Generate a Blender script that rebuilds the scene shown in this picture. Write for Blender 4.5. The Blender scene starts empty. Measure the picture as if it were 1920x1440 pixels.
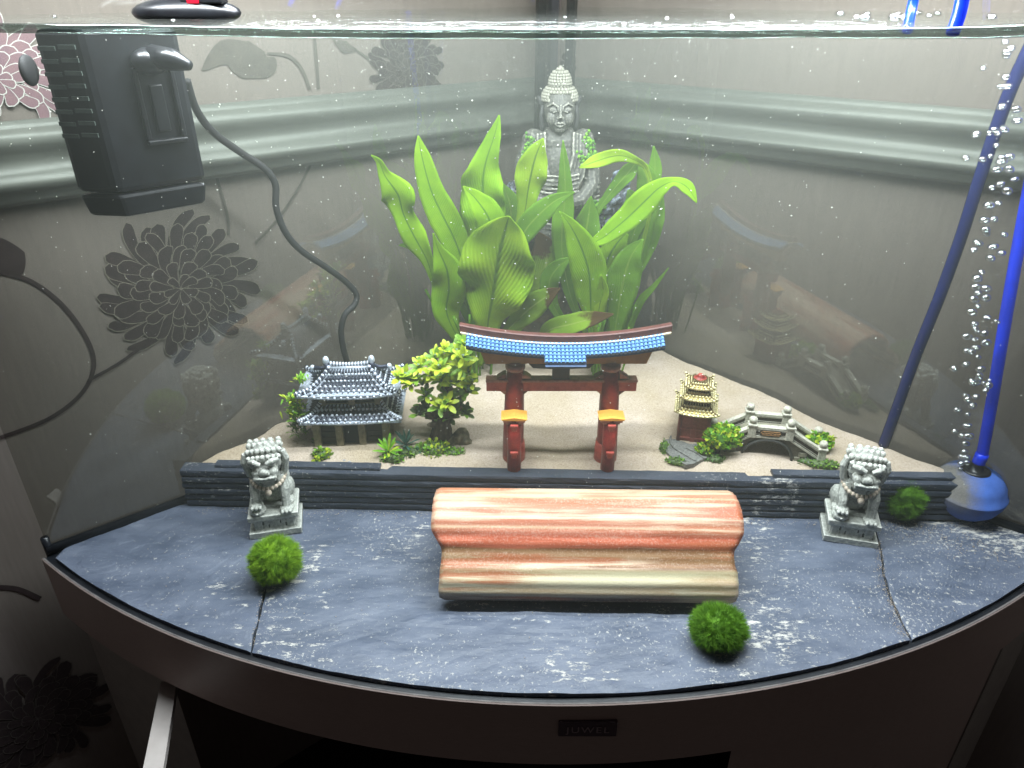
import bpy, math, random
from mathutils import Vector, Matrix, noise
random.seed(7)
sc = bpy.context.scene
COL = sc.collection
R = math.radians

# ------------------------------------------------------------------ camera
CAM_Z, PITCH, FPX = .52, R(28.5), 1360.0
cam = bpy.data.cameras.new('camera'); camo = bpy.data.objects.new('camera', cam); COL.objects.link(camo)
cam.sensor_width = 36; cam.lens = 36 * FPX / 1920; cam.clip_start = .02; cam.clip_end = 20
camo.location = (0, 0, CAM_Z); camo.rotation_euler = (math.pi / 2 - PITCH, 0, 0)
sc.camera = camo

# ------------------------------------------------------------------ world: a nearly dark room
w = bpy.data.worlds.new('World'); sc.world = w; w.use_nodes = True
bg = w.node_tree.nodes['Background']; bg.inputs[0].default_value = (1, .84, .78, 1); bg.inputs[1].default_value = .024

# ------------------------------------------------------------------ the two lamp tubes of the aquarium lid
def lamp(name, loc, sx, sy, power, col):
    l = bpy.data.lights.new(name, 'AREA'); l.shape = 'RECTANGLE'; l.size = sx; l.size_y = sy
    l.energy = power; l.color = col
    o = bpy.data.objects.new(name, l); COL.objects.link(o); o.location = loc
    return o
lamp('lamp_tube', (.05, .575, .66), .95, .03, 16.5, (.90, .95, 1))
lamp('lamp_tube', (.055, .71, .66), .62, .03, 6.8, (.90, .95, 1))

vs = sc.view_settings; vs.view_transform = 'Standard'; vs.look = 'None'; vs.exposure = 0; vs.gamma = 1
vs.use_curve_mapping = False
cy = sc.cycles
cy.use_denoising = True
try: cy.denoiser = 'OPENIMAGEDENOISE'
except Exception: pass
cy.max_bounces = 7; cy.transparent_max_bounces = 24; cy.glossy_bounces = 4; cy.diffuse_bounces = 2
cy.volume_bounces = 1; cy.caustics_reflective = False; cy.caustics_refractive = False
cy.sample_clamp_indirect = 4; cy.use_adaptive_sampling = True; cy.adaptive_threshold = .045

# ------------------------------------------------------------------ measuring helpers (photo pixel + a known depth or height -> metres)
_c, _s = math.cos(PITCH), math.sin(PITCH)
def ray(u, v):
    x = (u - 960) / FPX; y = -(v - 720) / FPX
    return Vector((x, _c + y * _s, -_s + y * _c))
def A(u, v, Y):
    d = ray(u, v); return d * (Y / d.y) + Vector((0, 0, CAM_Z))
def S(u, v, z=0.):
    d = ray(u, v); return d * ((z - CAM_Z) / d.z) + Vector((0, 0, CAM_Z))
def zA(v, Y): return A(960, v, Y).z
def px(p):   # metres per photo pixel at a point
    return (p.y * _c - (p.z - CAM_Z) * _s) / FPX
lerp = lambda a, b, t: a + (b - a) * t
def ns(x, y, z=0., k=1.): return noise.noise(Vector((x * k, y * k, z * k)))

# ------------------------------------------------------------------ materials
def nodes(name):
    m = bpy.data.materials.new(name); m.use_nodes = True
    nt = m.node_tree; nt.nodes.clear()
    out = nt.nodes.new('ShaderNodeOutputMaterial')
    return m, nt, out
def N(nt, t, **kw):
    n = nt.nodes.new('ShaderNode' + t)
    for k, v in kw.items():
        if k.startswith('i_'):
            key = k[2:]; key = int(key) if key.isdigit() else key.replace('_', ' ')
            n.inputs[key].default_value = v
        else: setattr(n, k, v)
    return n
def rgb(c): return (c[0], c[1], c[2], 1)
def ramp(nt, src, stops, interp='LINEAR'):
    r = N(nt, 'ValToRGB'); r.color_ramp.interpolation = interp
    e = r.color_ramp.elements
    while len(e) < len(stops): e.new(.5)
    for el, (p, c) in zip(e, stops): el.position = p; el.color = rgb(c) if len(c) == 3 else c
    nt.links.new(src, r.inputs[0]); return r
def noise_tex(nt, scale, detail=4, rough=.55, stretch=None, coord='Object'):
    tc = N(nt, 'TexCoord'); src = tc.outputs[coord]
    if stretch:
        mp = N(nt, 'Mapping'); mp.inputs['Scale'].default_value = stretch
        nt.links.new(src, mp.inputs[0]); src = mp.outputs[0]
    t = N(nt, 'TexNoise'); t.inputs['Scale'].default_value = scale; t.inputs['Detail'].default_value = detail
    t.inputs['Roughness'].default_value = rough
    nt.links.new(src, t.inputs['Vector']); return t
def mix(nt, fac, a, b, blend='MIX'):
    m = N(nt, 'Mix', data_type='RGBA', blend_type=blend)
    for sock, val in ((m.inputs[0], fac), (m.inputs[6], a), (m.inputs[7], b)):
        if hasattr(val, 'is_output'): nt.links.new(val, sock)
        else: sock.default_value = val if isinstance(val, float) else rgb(val)
    return m.outputs[2]
def pbr(name, c1, c2=None, scale=200, rough=.6, bump=.0, bscale=None, metal=0., edge=None, edge_rng=(.505, .56), spec=.5, stretch=None, trans=0., cav=None):
    m, nt, out = nodes(name)
    b = N(nt, 'BsdfPrincipled'); b.inputs['Roughness'].default_value = rough; b.inputs['Metallic'].default_value = metal
    b.inputs['Specular IOR Level'].default_value = spec
    c2 = c2 or tuple(x * .7 for x in c1)
    t = noise_tex(nt, scale, 5, .6, stretch)
    col = ramp(nt, t.outputs['Fac'], [(.32, c2), (.66, c1)]).outputs[0]
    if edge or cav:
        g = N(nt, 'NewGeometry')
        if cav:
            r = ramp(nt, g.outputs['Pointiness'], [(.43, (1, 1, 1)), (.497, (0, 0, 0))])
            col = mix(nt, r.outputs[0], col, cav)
        if edge:
            r = ramp(nt, g.outputs['Pointiness'], [(edge_rng[0], (0, 0, 0)), (edge_rng[1], (1, 1, 1))])
            t3 = noise_tex(nt, scale * 1.7, 3); r3 = ramp(nt, t3.outputs['Fac'], [(.3, (.35,) * 3), (.6, (1, 1, 1))])
            f = N(nt, 'Math', operation='MULTIPLY'); nt.links.new(r.outputs[0], f.inputs[0]); nt.links.new(r3.outputs[0], f.inputs[1])
            col = mix(nt, f.outputs[0], col, edge)
    nt.links.new(col, b.inputs['Base Color'])
    if bump:
        t2 = noise_tex(nt, bscale or scale * 2, 6, .65, stretch)
        bp = N(nt, 'Bump'); bp.inputs['Strength'].default_value = bump; bp.inputs['Distance'].default_value = .002
        nt.links.new(t2.outputs['Fac'], bp.inputs['Height']); nt.links.new(bp.outputs[0], b.inputs['Normal'])
    if trans:
        tr = N(nt, 'BsdfTranslucent'); nt.links.new(col, tr.inputs[0])
        mx = N(nt, 'MixShader'); mx.inputs[0].default_value = trans
        nt.links.new(b.outputs[0], mx.inputs[1]); nt.links.new(tr.outputs[0], mx.inputs[2]); nt.links.new(mx.outputs[0], out.inputs[0])
    else: nt.links.new(b.outputs[0], out.inputs[0])
    return m

M = {}
M['black'] = pbr('black_plastic', (.008, .009, .011), (.004, .004, .005), 60, .32, .05, 900)
M['matte_black'] = pbr('matte_black', (.008, .008, .009), (.004, .004, .004), 60, .7)
M['silicone'] = pbr('silicone', (.012, .014, .018), (.006, .007, .01), 80, .35)
M['pipe'] = pbr('grey_pipe', (.34, .36, .38), (.25, .27, .3), 60, .4)
M['fascia'] = pbr('cabinet_veneer', (.50, .40, .37), (.44, .35, .32), 120, .45, .1, 500, stretch=(1, 1, 12))
M['panel'] = pbr('cabinet_grey', (.40, .38, .35), (.34, .32, .30), 60, .5)
M['inside_shade'] = pbr('cabinet_inside_shade', (.02, .018, .018), (.01, .01, .01), 30, .8)  # near-black stands in for the shade inside the open cabinet
M['badge'] = pbr('badge', (.10, .07, .09), (.08, .055, .07), 100, .35, metal=.3)
M['badgetext'] = pbr('badge_lettering', (.42, .34, .38), (.36, .3, .32), 100, .35, metal=.4)
M['rim'] = pbr('trim', (.16, .145, .14), (.09, .08, .08), 80, .35)
M['leg'] = pbr('leg_board', (.42, .38, .36), (.38, .34, .32), 60, .5)

# slate: grey-blue riven stone with pale scratches
def slate(name, marks=1., dk=1.):
    m, nt, out = nodes(name)
    b = N(nt, 'BsdfPrincipled'); b.inputs['Specular IOR Level'].default_value = .55
    t = noise_tex(nt, 14, 8, .6, (1, 2.2, 1))
    col = ramp(nt, t.outputs['Fac'], [(.3, (.055, .070, .106)), (.52, (.092, .110, .156)), (.75, (.140, .160, .212))]).outputs[0]
    # fine chalky flecks
    f1 = noise_tex(nt, 330, 3, .75, (1, .8, 1)); big = noise_tex(nt, 9, 4, .6)
    sm = N(nt, 'Math', operation='MULTIPLY_ADD'); sm.inputs[1].default_value = .36; nt.links.new(big.outputs['Fac'], sm.inputs[0]); nt.links.new(f1.outputs['Fac'], sm.inputs[2])
    r1 = ramp(nt, sm.outputs[0], [(.815 - .02 * marks, (0, 0, 0)), (.915 - .02 * marks, (.8,) * 3)])
    # torn, drawn out chips
    f2 = noise_tex(nt, 95, 9, .80, (.55, 1.3, 1)); big2 = noise_tex(nt, 6.5, 3, .5)
    sm2 = N(nt, 'Math', operation='MULTIPLY_ADD'); sm2.inputs[1].default_value = .55; nt.links.new(big2.outputs['Fac'], sm2.inputs[0]); nt.links.new(f2.outputs['Fac'], sm2.inputs[2])
    r2 = ramp(nt, sm2.outputs[0], [(.905 - .03 * marks, (0, 0, 0)), (.965 - .03 * marks, (1, 1, 1))])
    mxx = N(nt, 'Math', operation='MAXIMUM'); nt.links.new(r1.outputs[0], mxx.inputs[0]); nt.links.new(r2.outputs[0], mxx.inputs[1])
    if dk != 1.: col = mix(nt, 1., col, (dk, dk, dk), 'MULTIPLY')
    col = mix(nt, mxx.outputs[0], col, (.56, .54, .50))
    nt.links.new(col, b.inputs['Base Color'])
    rr = ramp(nt, t.outputs['Fac'], [(.3, (.42,) * 3), (.7, (.58,) * 3)]); nt.links.new(rr.outputs[0], b.inputs['Roughness'])
    t2 = noise_tex(nt, 46, 9, .66, (1, 1.8, 1)); ad = N(nt, 'Math', operation='MULTIPLY_ADD'); ad.inputs[1].default_value = .22
    nt.links.new(mxx.outputs[0], ad.inputs[0]); nt.links.new(t2.outputs['Fac'], ad.inputs[2])
    bp = N(nt, 'Bump'); bp.inputs['Strength'].default_value = .42; bp.inputs['Distance'].default_value = .003
    nt.links.new(ad.outputs[0], bp.inputs['Height']); nt.links.new(bp.outputs[0], b.inputs['Normal'])
    nt.links.new(b.outputs[0], out.inputs[0]); return m
M['slate'] = slate('riven_slate', 1.3); M['slate_rough'] = slate('chipped_slate', 2.1); M['slate_plain'] = slate('smooth_slate', .1)
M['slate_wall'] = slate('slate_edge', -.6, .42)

def sand_mat():
    m, nt, out = nodes('fine_sand')
    b = N(nt, 'BsdfPrincipled'); b.inputs['Roughness'].default_value = .9; b.inputs['Specular IOR Level'].default_value = .15
    t = noise_tex(nt, 480, 4, .9); t0 = noise_tex(nt, 14, 4)
    c = ramp(nt, t.outputs['Fac'], [(.28, (.26, .195, .145)), (.45, (.53, .43, .345)), (.72, (.68, .58, .49))]).outputs[0]
    c2 = ramp(nt, t0.outputs['Fac'], [(.35, (.86, .84, .74)), (.65, (1, 1, 1))]).outputs[0]
    nt.links.new(mix(nt, 1., c, c2, 'MULTIPLY'), b.inputs['Base Color'])
    bp = N(nt, 'Bump'); bp.inputs['Strength'].default_value = .8; bp.inputs['Distance'].default_value = .002
    nt.links.new(t.outputs['Fac'], bp.inputs['Height']); nt.links.new(bp.outputs[0], b.inputs['Normal'])
    nt.links.new(b.outputs[0], out.inputs[0]); return m
M['sand'] = sand_mat()

def glass_pane(name, tint, base, rough=0., graze=.9):
    """see-through pane with a mirror image that grows toward grazing view"""
    m, nt, out = nodes(name)
    tr = N(nt, 'BsdfTransparent'); tr.inputs[0].default_value = rgb(tint)
    gl = N(nt, 'BsdfGlossy'); gl.inputs['Roughness'].default_value = rough; gl.inputs[0].default_value = (.88, .91, .87, 1)
    lw = N(nt, 'LayerWeight'); lw.inputs[0].default_value = .5
    fr = N(nt, 'Math', operation='POWER'); fr.inputs[1].default_value = 4.; nt.links.new(lw.outputs['Facing'], fr.inputs[0])
    ad = N(nt, 'Math', operation='MULTIPLY_ADD'); ad.inputs[1].default_value = graze; ad.inputs[2].default_value = base; ad.use_clamp = True
    nt.links.new(fr.outputs[0], ad.inputs[0])
    mx = N(nt, 'MixShader'); nt.links.new(ad.outputs[0], mx.inputs[0]); nt.links.new(tr.outputs[0], mx.inputs[1]); nt.links.new(gl.outputs[0], mx.inputs[2])
    nt.links.new(mx.outputs[0], out.inputs[0]); return m, nt, gl
M['back_glass'] = glass_pane('back_glass', (.70, .715, .68), .105)[0]
m, nt, gl = glass_pane('water_surface', (.94, .955, .95), .01, .18, .22)
t = noise_tex(nt, 26, 4, .6, (.45, 1.6, 1)); bp = N(nt, 'Bump'); bp.inputs['Strength'].default_value = .5; bp.inputs['Distance'].default_value = .02
nt.links.new(t.outputs['Fac'], bp.inputs['Height']); nt.links.new(bp.outputs[0], gl.inputs['Normal']); M['water_surface'] = m
m, nt, out = nodes('front_glass'); n = N(nt, 'BsdfTransparent'); n.inputs[0].default_value = (.975, .985, .98, 1); nt.links.new(n.outputs[0], out.inputs[0]); M['front_glass'] = m
m, nt, out = nodes('murky_water'); n = N(nt, 'VolumeScatter'); n.inputs['Color'].default_value = (.87, .93, .85, 1); n.inputs['Density'].default_value = .18; n.inputs['Anisotropy'].default_value = .35
ab = N(nt, 'VolumeAbsorption'); ab.inputs['Color'].default_value = (.725, .75, .735, 1); ab.inputs['Density'].default_value = 1.9
ad = N(nt, 'AddShader'); nt.links.new(n.outputs[0], ad.inputs[0]); nt.links.new(ab.outputs[0], ad.inputs[1])
nt.links.new(ad.outputs[0], out.inputs['Volume']); M['water'] = m
def bubble_mat():
    m, nt, out = nodes('air_bubble')
    tr = N(nt, 'BsdfTransparent'); tr.inputs[0].default_value = (.93, .96, .95, 1)
    gl = N(nt, 'BsdfGlossy'); gl.inputs['Roughness'].default_value = .16
    lw = N(nt, 'LayerWeight'); lw.inputs[0].default_value = .42
    r = ramp(nt, lw.outputs['Facing'], [(.0, (.42,) * 3), (.5, (.6,) * 3), (.95, (.95,) * 3)])
    mx = N(nt, 'MixShader'); nt.links.new(r.outputs[0], mx.inputs[0]); nt.links.new(tr.outputs[0], mx.inputs[1]); nt.links.new(gl.outputs[0], mx.inputs[2])
    nt.links.new(mx.outputs[0], out.inputs[0]); return m
M['bubble'] = bubble_mat()
M['speck'] = pbr('drifting_speck', (.75, .76, .70), (.6, .6, .5), 50, .6)
M['meniscus'] = glass_pane('waterline', (.55, .60, .58), .12, .15, .5)[0]

M['wallpaper'] = pbr('wallpaper', (.30, .255, .236), (.27, .23, .214), 35, .42, .06, 420, stretch=(8, 8, .6), spec=.4)
M['petal'] = pbr('flower_print', (.075, .054, .056), (.055, .040, .043), 90, .5)
M['petal_edge'] = pbr('flower_outline', (.34, .30, .25), (.28, .25, .21), 90, .4)
M['petal_pink'] = pbr('flower_print_pink', (.36, .21, .24), (.30, .18, .22), 90, .5)
M['petal_pale'] = pbr('flower_outline_pale', (.86, .83, .80), (.8, .77, .75), 90, .4)
M['leaf_print'] = pbr('leaf_print', (.165, .145, .13), (.14, .125, .115), 90, .32)
M['rail'] = pbr('painted_rail', (.19, .195, .18), (.165, .17, .157), 18, .38, .03, 200)

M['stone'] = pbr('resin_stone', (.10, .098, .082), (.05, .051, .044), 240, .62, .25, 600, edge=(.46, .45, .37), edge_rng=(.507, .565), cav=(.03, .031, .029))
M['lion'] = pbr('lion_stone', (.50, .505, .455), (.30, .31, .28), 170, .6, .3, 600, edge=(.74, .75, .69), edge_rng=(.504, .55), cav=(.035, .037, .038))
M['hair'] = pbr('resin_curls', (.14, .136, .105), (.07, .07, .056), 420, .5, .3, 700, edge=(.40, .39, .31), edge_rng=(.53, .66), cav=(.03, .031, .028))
M['moss'] = pbr('moss_flock', (.10, .25, .035), (.045, .13, .02), 400, .9, .4, 900)
M['rock'] = pbr('lava_rock', (.022, .028, .042), (.008, .009, .013), 160, .5, .6, 500, edge=(.36, .42, .50), edge_rng=(.508, .58))
M['brown_rock'] = pbr('brown_rock', (.12, .10, .055), (.045, .04, .022), 110, .75, .5, 400, edge=(.30, .27, .17), edge_rng=(.51, .57))

def leaf_mat(name, c1, c2, rib, tip=None, trans=.48):
    m, nt, out = nodes(name)
    b = N(nt, 'BsdfPrincipled'); b.inputs['Roughness'].default_value = .6; b.inputs['Specular IOR Level'].default_value = .15
    t = noise_tex(nt, 22, 4, .6)
    c = ramp(nt, t.outputs['Fac'], [(.32, c2), (.66, c1)]).outputs[0]
    tc = N(nt, 'UVMap'); sp = N(nt, 'SeparateXYZ'); nt.links.new(tc.outputs[0], sp.inputs[0])
    a = N(nt, 'Math', operation='SUBTRACT'); a.inputs[1].default_value = .5; nt.links.new(sp.outputs[0], a.inputs[0])
    ab = N(nt, 'Math', operation='ABSOLUTE'); nt.links.new(a.outputs[0], ab.inputs[0])
    r = ramp(nt, ab.outputs[0], [(.012, (1, 1, 1)), (.045, (0, 0, 0))])
    c = mix(nt, r.outputs[0], c, rib)
    # fine cross veins running up and out from the rib
    k = N(nt, 'Math', operation='MULTIPLY_ADD'); k.inputs[1].default_value = -1.1; nt.links.new(ab.outputs[0], k.inputs[0]); nt.links.new(sp.outputs[1], k.inputs[2])
    k2 = N(nt, 'Math', operation='MULTIPLY'); k2.inputs[1].default_value = 105; nt.links.new(k.outputs[0], k2.inputs[0])
    sn = N(nt, 'Math', operation='SINE'); nt.links.new(k2.outputs[0], sn.inputs[0])
    r2 = ramp(nt, sn.outputs[0], [(.86, (0, 0, 0)), (1., (.16,) * 3)]); c = mix(nt, r2.outputs[0], c, c2)
    if tip:
        nn = noise_tex(nt, 60, 3); ad = N(nt, 'Math', operation='MULTIPLY_ADD'); ad.inputs[1].default_value = .35; nt.links.new(nn.outputs['Fac'], ad.inputs[0]); nt.links.new(sp.outputs[1], ad.inputs[2])
        r3 = ramp(nt, ad.outputs[0], [(tip[1], (0, 0, 0)), (tip[1] + .06, (1, 1, 1))]); c = mix(nt, r3.outputs[0], c, tip[0])
    nt.links.new(c, b.inputs['Base Color'])
    bp = N(nt, 'Bump'); bp.inputs['Strength'].default_value = .25; bp.inputs['Distance'].default_value = .002
    sm = N(nt, 'Math', operation='ADD'); nt.links.new(sn.outputs[0], sm.inputs[0]); nt.links.new(t.outputs['Fac'], sm.inputs[1])
    nt.links.new(sm.outputs[0], bp.inputs['Height']); nt.links.new(bp.outputs[0], b.inputs['Normal'])
    tr = N(nt, 'BsdfTranslucent'); nt.links.new(c, tr.inputs[0])
    mx = N(nt, 'MixShader'); mx.inputs[0].default_value = trans
    nt.links.new(b.outputs[0], mx.inputs[1]); nt.links.new(tr.outputs[0], mx.inputs[2]); nt.links.new(mx.outputs[0], out.inputs[0]); return m
M['leaf_a'] = leaf_mat('sword_leaf', (.29, .52, .012), (.18, .38, .009), (.10, .25, .015))
M['leaf_b'] = leaf_mat('sword_leaf_dark', (.17, .36, .02), (.10, .24, .014), (.22, .37, .04))
M['leaf_c'] = leaf_mat('sword_leaf_yellow', (.33, .50, .02), (.20, .38, .012), (.10, .21, .015))
M['leaf_d'] = leaf_mat('sword_leaf_brown_tip', (.24, .38, .03), (.15, .27, .02), (.30, .40, .08), ((.09, .05, .015), .93))

# ------------------------------------------------------------------ mesh building
def catmull(P, n=8):
    P = [Vector(p) for p in P]; Q = []
    for i in range(len(P) - 1):
        a, b, c, d = P[max(i - 1, 0)], P[i], P[i + 1], P[min(i + 2, len(P) - 1)]
        for k in range(n):
            t = k / n; Q.append(.5 * (2 * b + (c - a) * t + (2 * a - 5 * b + 4 * c - d) * t * t + (3 * b - a - 3 * c + d) * t ** 3))
    Q.append(P[-1]); return Q
class MB:
    def __init__(s): s.v = []; s.f = []; s.mi = []; s.uv = None
    def add(s, vs, fs, mi=0):
        o = len(s.v); s.v += [Vector(p) for p in vs]; s.f += [[i + o for i in f] for f in fs]; s.mi += [mi] * len(fs)
    def box(s, c, d, rz=0, top=(1, 1), rx=0, mi=0, ry=0):
        c = Vector(c); m = Matrix.Rotation(rz, 3, 'Z') @ Matrix.Rotation(ry, 3, 'Y') @ Matrix.Rotation(rx, 3, 'X'); h = Vector(d) / 2; vs = []
        for z in (-1, 1):
            for x, y in ((-1, -1), (1, -1), (1, 1), (-1, 1)):
                kx, ky = top if z > 0 else (1, 1)
                vs.append(c + m @ Vector((x * h.x * kx, y * h.y * ky, z * h.z)))
        s.add(vs, [(3, 2, 1, 0), (4, 5, 6, 7), (0, 1, 5, 4), (1, 2, 6, 5), (2, 3, 7, 6), (3, 0, 4, 7)], mi); return s
    def tube(s, pts, rad, n=8, cap=True, mi=0, flat=1.):
        pts = [Vector(p) for p in pts]; rad = rad if hasattr(rad, '__len__') else [rad] * len(pts)
        vs = []; up = None
        for i, p in enumerate(pts):
            t = (pts[min(i + 1, len(pts) - 1)] - pts[max(i - 1, 0)]).normalized()
            if up is None: up = Vector((0, 0, 1)) if abs(t.z) < .9 else Vector((0, 1, 0))
            a = t.cross(up).normalized(); b = a.cross(t).normalized(); up = b
            for k in range(n):
                q = 2 * math.pi * k / n; vs.append(p + (a * math.cos(q) + b * math.sin(q) * flat) * rad[i])
        fs = []
        for i in range(len(pts) - 1):
            for k in range(n): fs.append((i * n + k, i * n + (k + 1) % n, (i + 1) * n + (k + 1) % n, (i + 1) * n + k))
        if cap: fs += [tuple(range(n))[::-1], tuple(range((len(pts) - 1) * n, len(pts) * n))]
        s.add(vs, fs, mi); return s
    def ball(s, c, r, n=10, m=7, rz=0, fn=None, rx=0, mi=0, ry=0):
        c = Vector(c); r = Vector(r) if hasattr(r, '__len__') else Vector((r, r, r)); mt = Matrix.Rotation(rz, 3, 'Z') @ Matrix.Rotation(ry, 3, 'Y') @ Matrix.Rotation(rx, 3, 'X')
        vs = [c + mt @ Vector((0, 0, -r.z))]
        for i in range(1, m):
            a = -math.pi / 2 + math.pi * i / m
            for k in range(n):
                q = 2 * math.pi * k / n; d = Vector((math.cos(a) * math.cos(q), math.cos(a) * math.sin(q), math.sin(a)))
                g = fn(d) if fn else 1.
                vs.append(c + mt @ Vector((d.x * r.x * g, d.y * r.y * g, d.z * r.z * g)))
        vs.append(c + mt @ Vector((0, 0, r.z)))
        fs = [(0, 1 + (k + 1) % n, 1 + k) for k in range(n)]
        for i in range(m - 2):
            for k in range(n): fs.append((1 + i * n + k, 1 + i * n + (k + 1) % n, 1 + (i + 1) * n + (k + 1) % n, 1 + (i + 1) * n + k))
        L = len(vs) - 1; o = 1 + (m - 2) * n; fs += [(o + k, o + (k + 1) % n, L) for k in range(n)]
        s.add(vs, fs, mi); return s
    def prism(s, poly, a, b, fr=None, mi=0):
        """poly: 2D outline (ccw); extruded from a to b along third axis; fr maps (x,y,t)->Vector"""
        fr = fr or (lambda x, y, t: Vector((x, t, y))); n = len(poly)
        vs = [fr(x, y, a) for x, y in poly] + [fr(x, y, b) for x, y in poly]
        s.add(vs, [tuple(range(n)), tuple(range(n, 2 * n))[::-1]] + [(i + n, (i + 1) % n + n, (i + 1) % n, i) for i in range(n)], mi); return s
    def lathe(s, c, prof, n=20, mi=0, sq=None):
        c = Vector(c); vs = []; 
        for r, z in prof:
            for k in range(n):
                q = 2 * math.pi * k / n; vs.append(c + Vector((r * math.cos(q), r * math.sin(q), z)))
        fs = []
        for i in range(len(prof) - 1):
            for k in range(n): fs.append((i * n + k, i * n + (k + 1) % n, (i + 1) * n + (k + 1) % n, (i + 1) * n + k))
        fs += [tuple(range(n))[::-1], tuple(range((len(prof) - 1) * n, len(prof) * n))]
        s.add(vs, fs, mi); return s
    def grid(s, nu, nv, fn, mi=0):
        vs = [fn(i / nu, j / nv) for j in range(nv + 1) for i in range(nu + 1)]; k = nu + 1
        s.add(vs, [(j * k + i, j * k + i + 1, (j + 1) * k + i + 1, (j + 1) * k + i) for j in range(nv) for i in range(nu)], mi); return s
    def build(s, name, mat, parent=None, smooth=False, bevel=0., solid=0., world=True):
        me = bpy.data.meshes.new(name); me.from_pydata([tuple(p) for p in s.v], [], s.f); me.update()
        for mm in (mat if isinstance(mat, (list, tuple)) else [mat]): me.materials.append(M[mm] if isinstance(mm, str) else mm)
        if any(s.mi): me.polygons.foreach_set('material_index', s.mi)
        if smooth: me.polygons.foreach_set('use_smooth', [True] * len(s.f))
        if s.uv:
            uvl = me.uv_layers.new(name='UVMap')
            for p in me.polygons:
                for li in p.loop_indices: uvl.data[li].uv = s.uv[me.loops[li].vertex_index]
        o = bpy.data.objects.new(name, me); COL.objects.link(o)
        if bevel: b = o.modifiers.new('bevel', 'BEVEL'); b.width = bevel; b.segments = 2; b.limit_method = 'ANGLE'
        if solid: b = o.modifiers.new('solid', 'SOLIDIFY'); b.thickness = solid; b.offset = 0
        if parent: o.parent = parent
        return o
def tag(o, label, cat, group=None, kind=None):
    if label: o['label'] = label
    if cat: o['category'] = cat
    if group: o['group'] = group
    if kind: o['kind'] = kind
    return o
def empty(name, loc, rz=0, label=None, cat=None, group=None):
    o = bpy.data.objects.new(name, None); COL.objects.link(o); o.empty_display_size = .01
    o.location = loc; o.rotation_euler = (0, 0, rz)
    return tag(o, label, cat, group)
def push(me, fn):
    n = len(me.vertices); co = [0.] * (3 * n); no = [0.] * (3 * n)
    me.vertices.foreach_get('co', co); me.vertex_normals.foreach_get('vector', no)
    for i in range(0, 3 * n, 3):
        k = fn(Vector(co[i:i + 3])); co[i] += no[i] * k; co[i + 1] += no[i + 1] * k; co[i + 2] += no[i + 2] * k
    me.vertices.foreach_set('co', co); me.update()
def sculpt(name, mb, voxel, mat, parent=None, smooth_it=2, disp=0., dk=400):
    """fuse overlapping shapes into one continuous surface"""
    o = mb.build(name + '_tmp', mat)
    r = o.modifiers.new('r', 'REMESH'); r.mode = 'VOXEL'; r.voxel_size = voxel
    if smooth_it: q = o.modifiers.new('s', 'SMOOTH'); q.iterations = smooth_it; q.factor = .5
    dg = bpy.context.evaluated_depsgraph_get(); me = bpy.data.meshes.new_from_object(o.evaluated_get(dg))
    me.name = name
    if disp:
        push(me, lambda c: disp * noise.noise(c * dk))
    me.polygons.foreach_set('use_smooth', [True] * len(me.polygons))
    bpy.data.objects.remove(o)
    n = bpy.data.objects.new(name, me); COL.objects.link(n)
    if not me.materials: me.materials.append(M[mat])
    if parent: n.parent = parent
    return n

# ================================================================== THE SETTING
AX, CORNER, SL = .055, 1.016, .78            # tank axis, rear corner depth, slope of the rear panes in plan
PL = math.sqrt(1 + SL * SL)
RC = Vector((.045, 1.311, 0)); RAD = .90     # bowed front: centre and radius
def pane_y(x, off=0.): return CORNER + off * PL - SL * abs(x - AX)
def arc_y(x, r=RAD): return RC.y - math.sqrt(max(r * r - (x - RC.x) ** 2, 1e-6))
GAP = .060                                   # pane to wall
WATER = .50
def wall_pt(side, s, z, n=0.):               # s metres out from the room corner along the wall, n proud of it
    d = Vector((side / PL, -SL / PL, 0)); nn = Vector((-side * SL / PL, -1 / PL, 0))
    return Vector((AX, CORNER + GAP * PL, 0)) + d * s + nn * n + Vector((0, 0, z))
def wall_hit(u, v, side):
    d = ray(u, v); o = Vector((0, 0, CAM_Z)); nn = Vector((-side * SL / PL, -1 / PL, 0)); c = wall_pt(side, 0, 0)
    t = (c - o).dot(nn) / d.dot(nn); p = o + d * t
    return (p - c).dot(Vector((side / PL, -SL / PL, 0))), p.z
walls = {}
for side, nm in ((-1, 'wall_left'), (1, 'wall_right')):
    mb = MB(); mb.grid(8, 8, lambda a, b: wall_pt(side, lerp(0, 1.7, a), lerp(-.75, 1.0, b)))
    if side < 0: mb.f = [f[::-1] for f in mb.f]
    walls[side] = tag(mb.build(nm, 'wallpaper'), None, None, None, 'structure')
    # moulded dado rail
    prof = [(.002, .343), (.012, .343), (.016, .348), (.017, .353), (.022, .357), (.025, .362), (.025, .366), (.018, .371), (.012, .377), (.011, .383), (.014, .390), (.018, .396), (.018, .403), (.012, .409), (.007, .411), (.007, .415), (.002, .416)]
    mb = MB(); n = len(prof)
    vs = [wall_pt(side, p, z, d) for p in (0 + .0, 1.7) for d, z in prof]
    # mitre into the corner: pull the first section out along the bisector
    for i, (d, z) in enumerate(prof): vs[i] = wall_pt(side, d * SL, z, d)
    mb.add(vs, [((i, i + 1, n + i + 1, n + i) if side > 0 else (n + i, n + i + 1, i + 1, i)) for i in range(n - 1)])
    mb.build('dado_rail', 'rail', walls[side], smooth=True)

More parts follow.
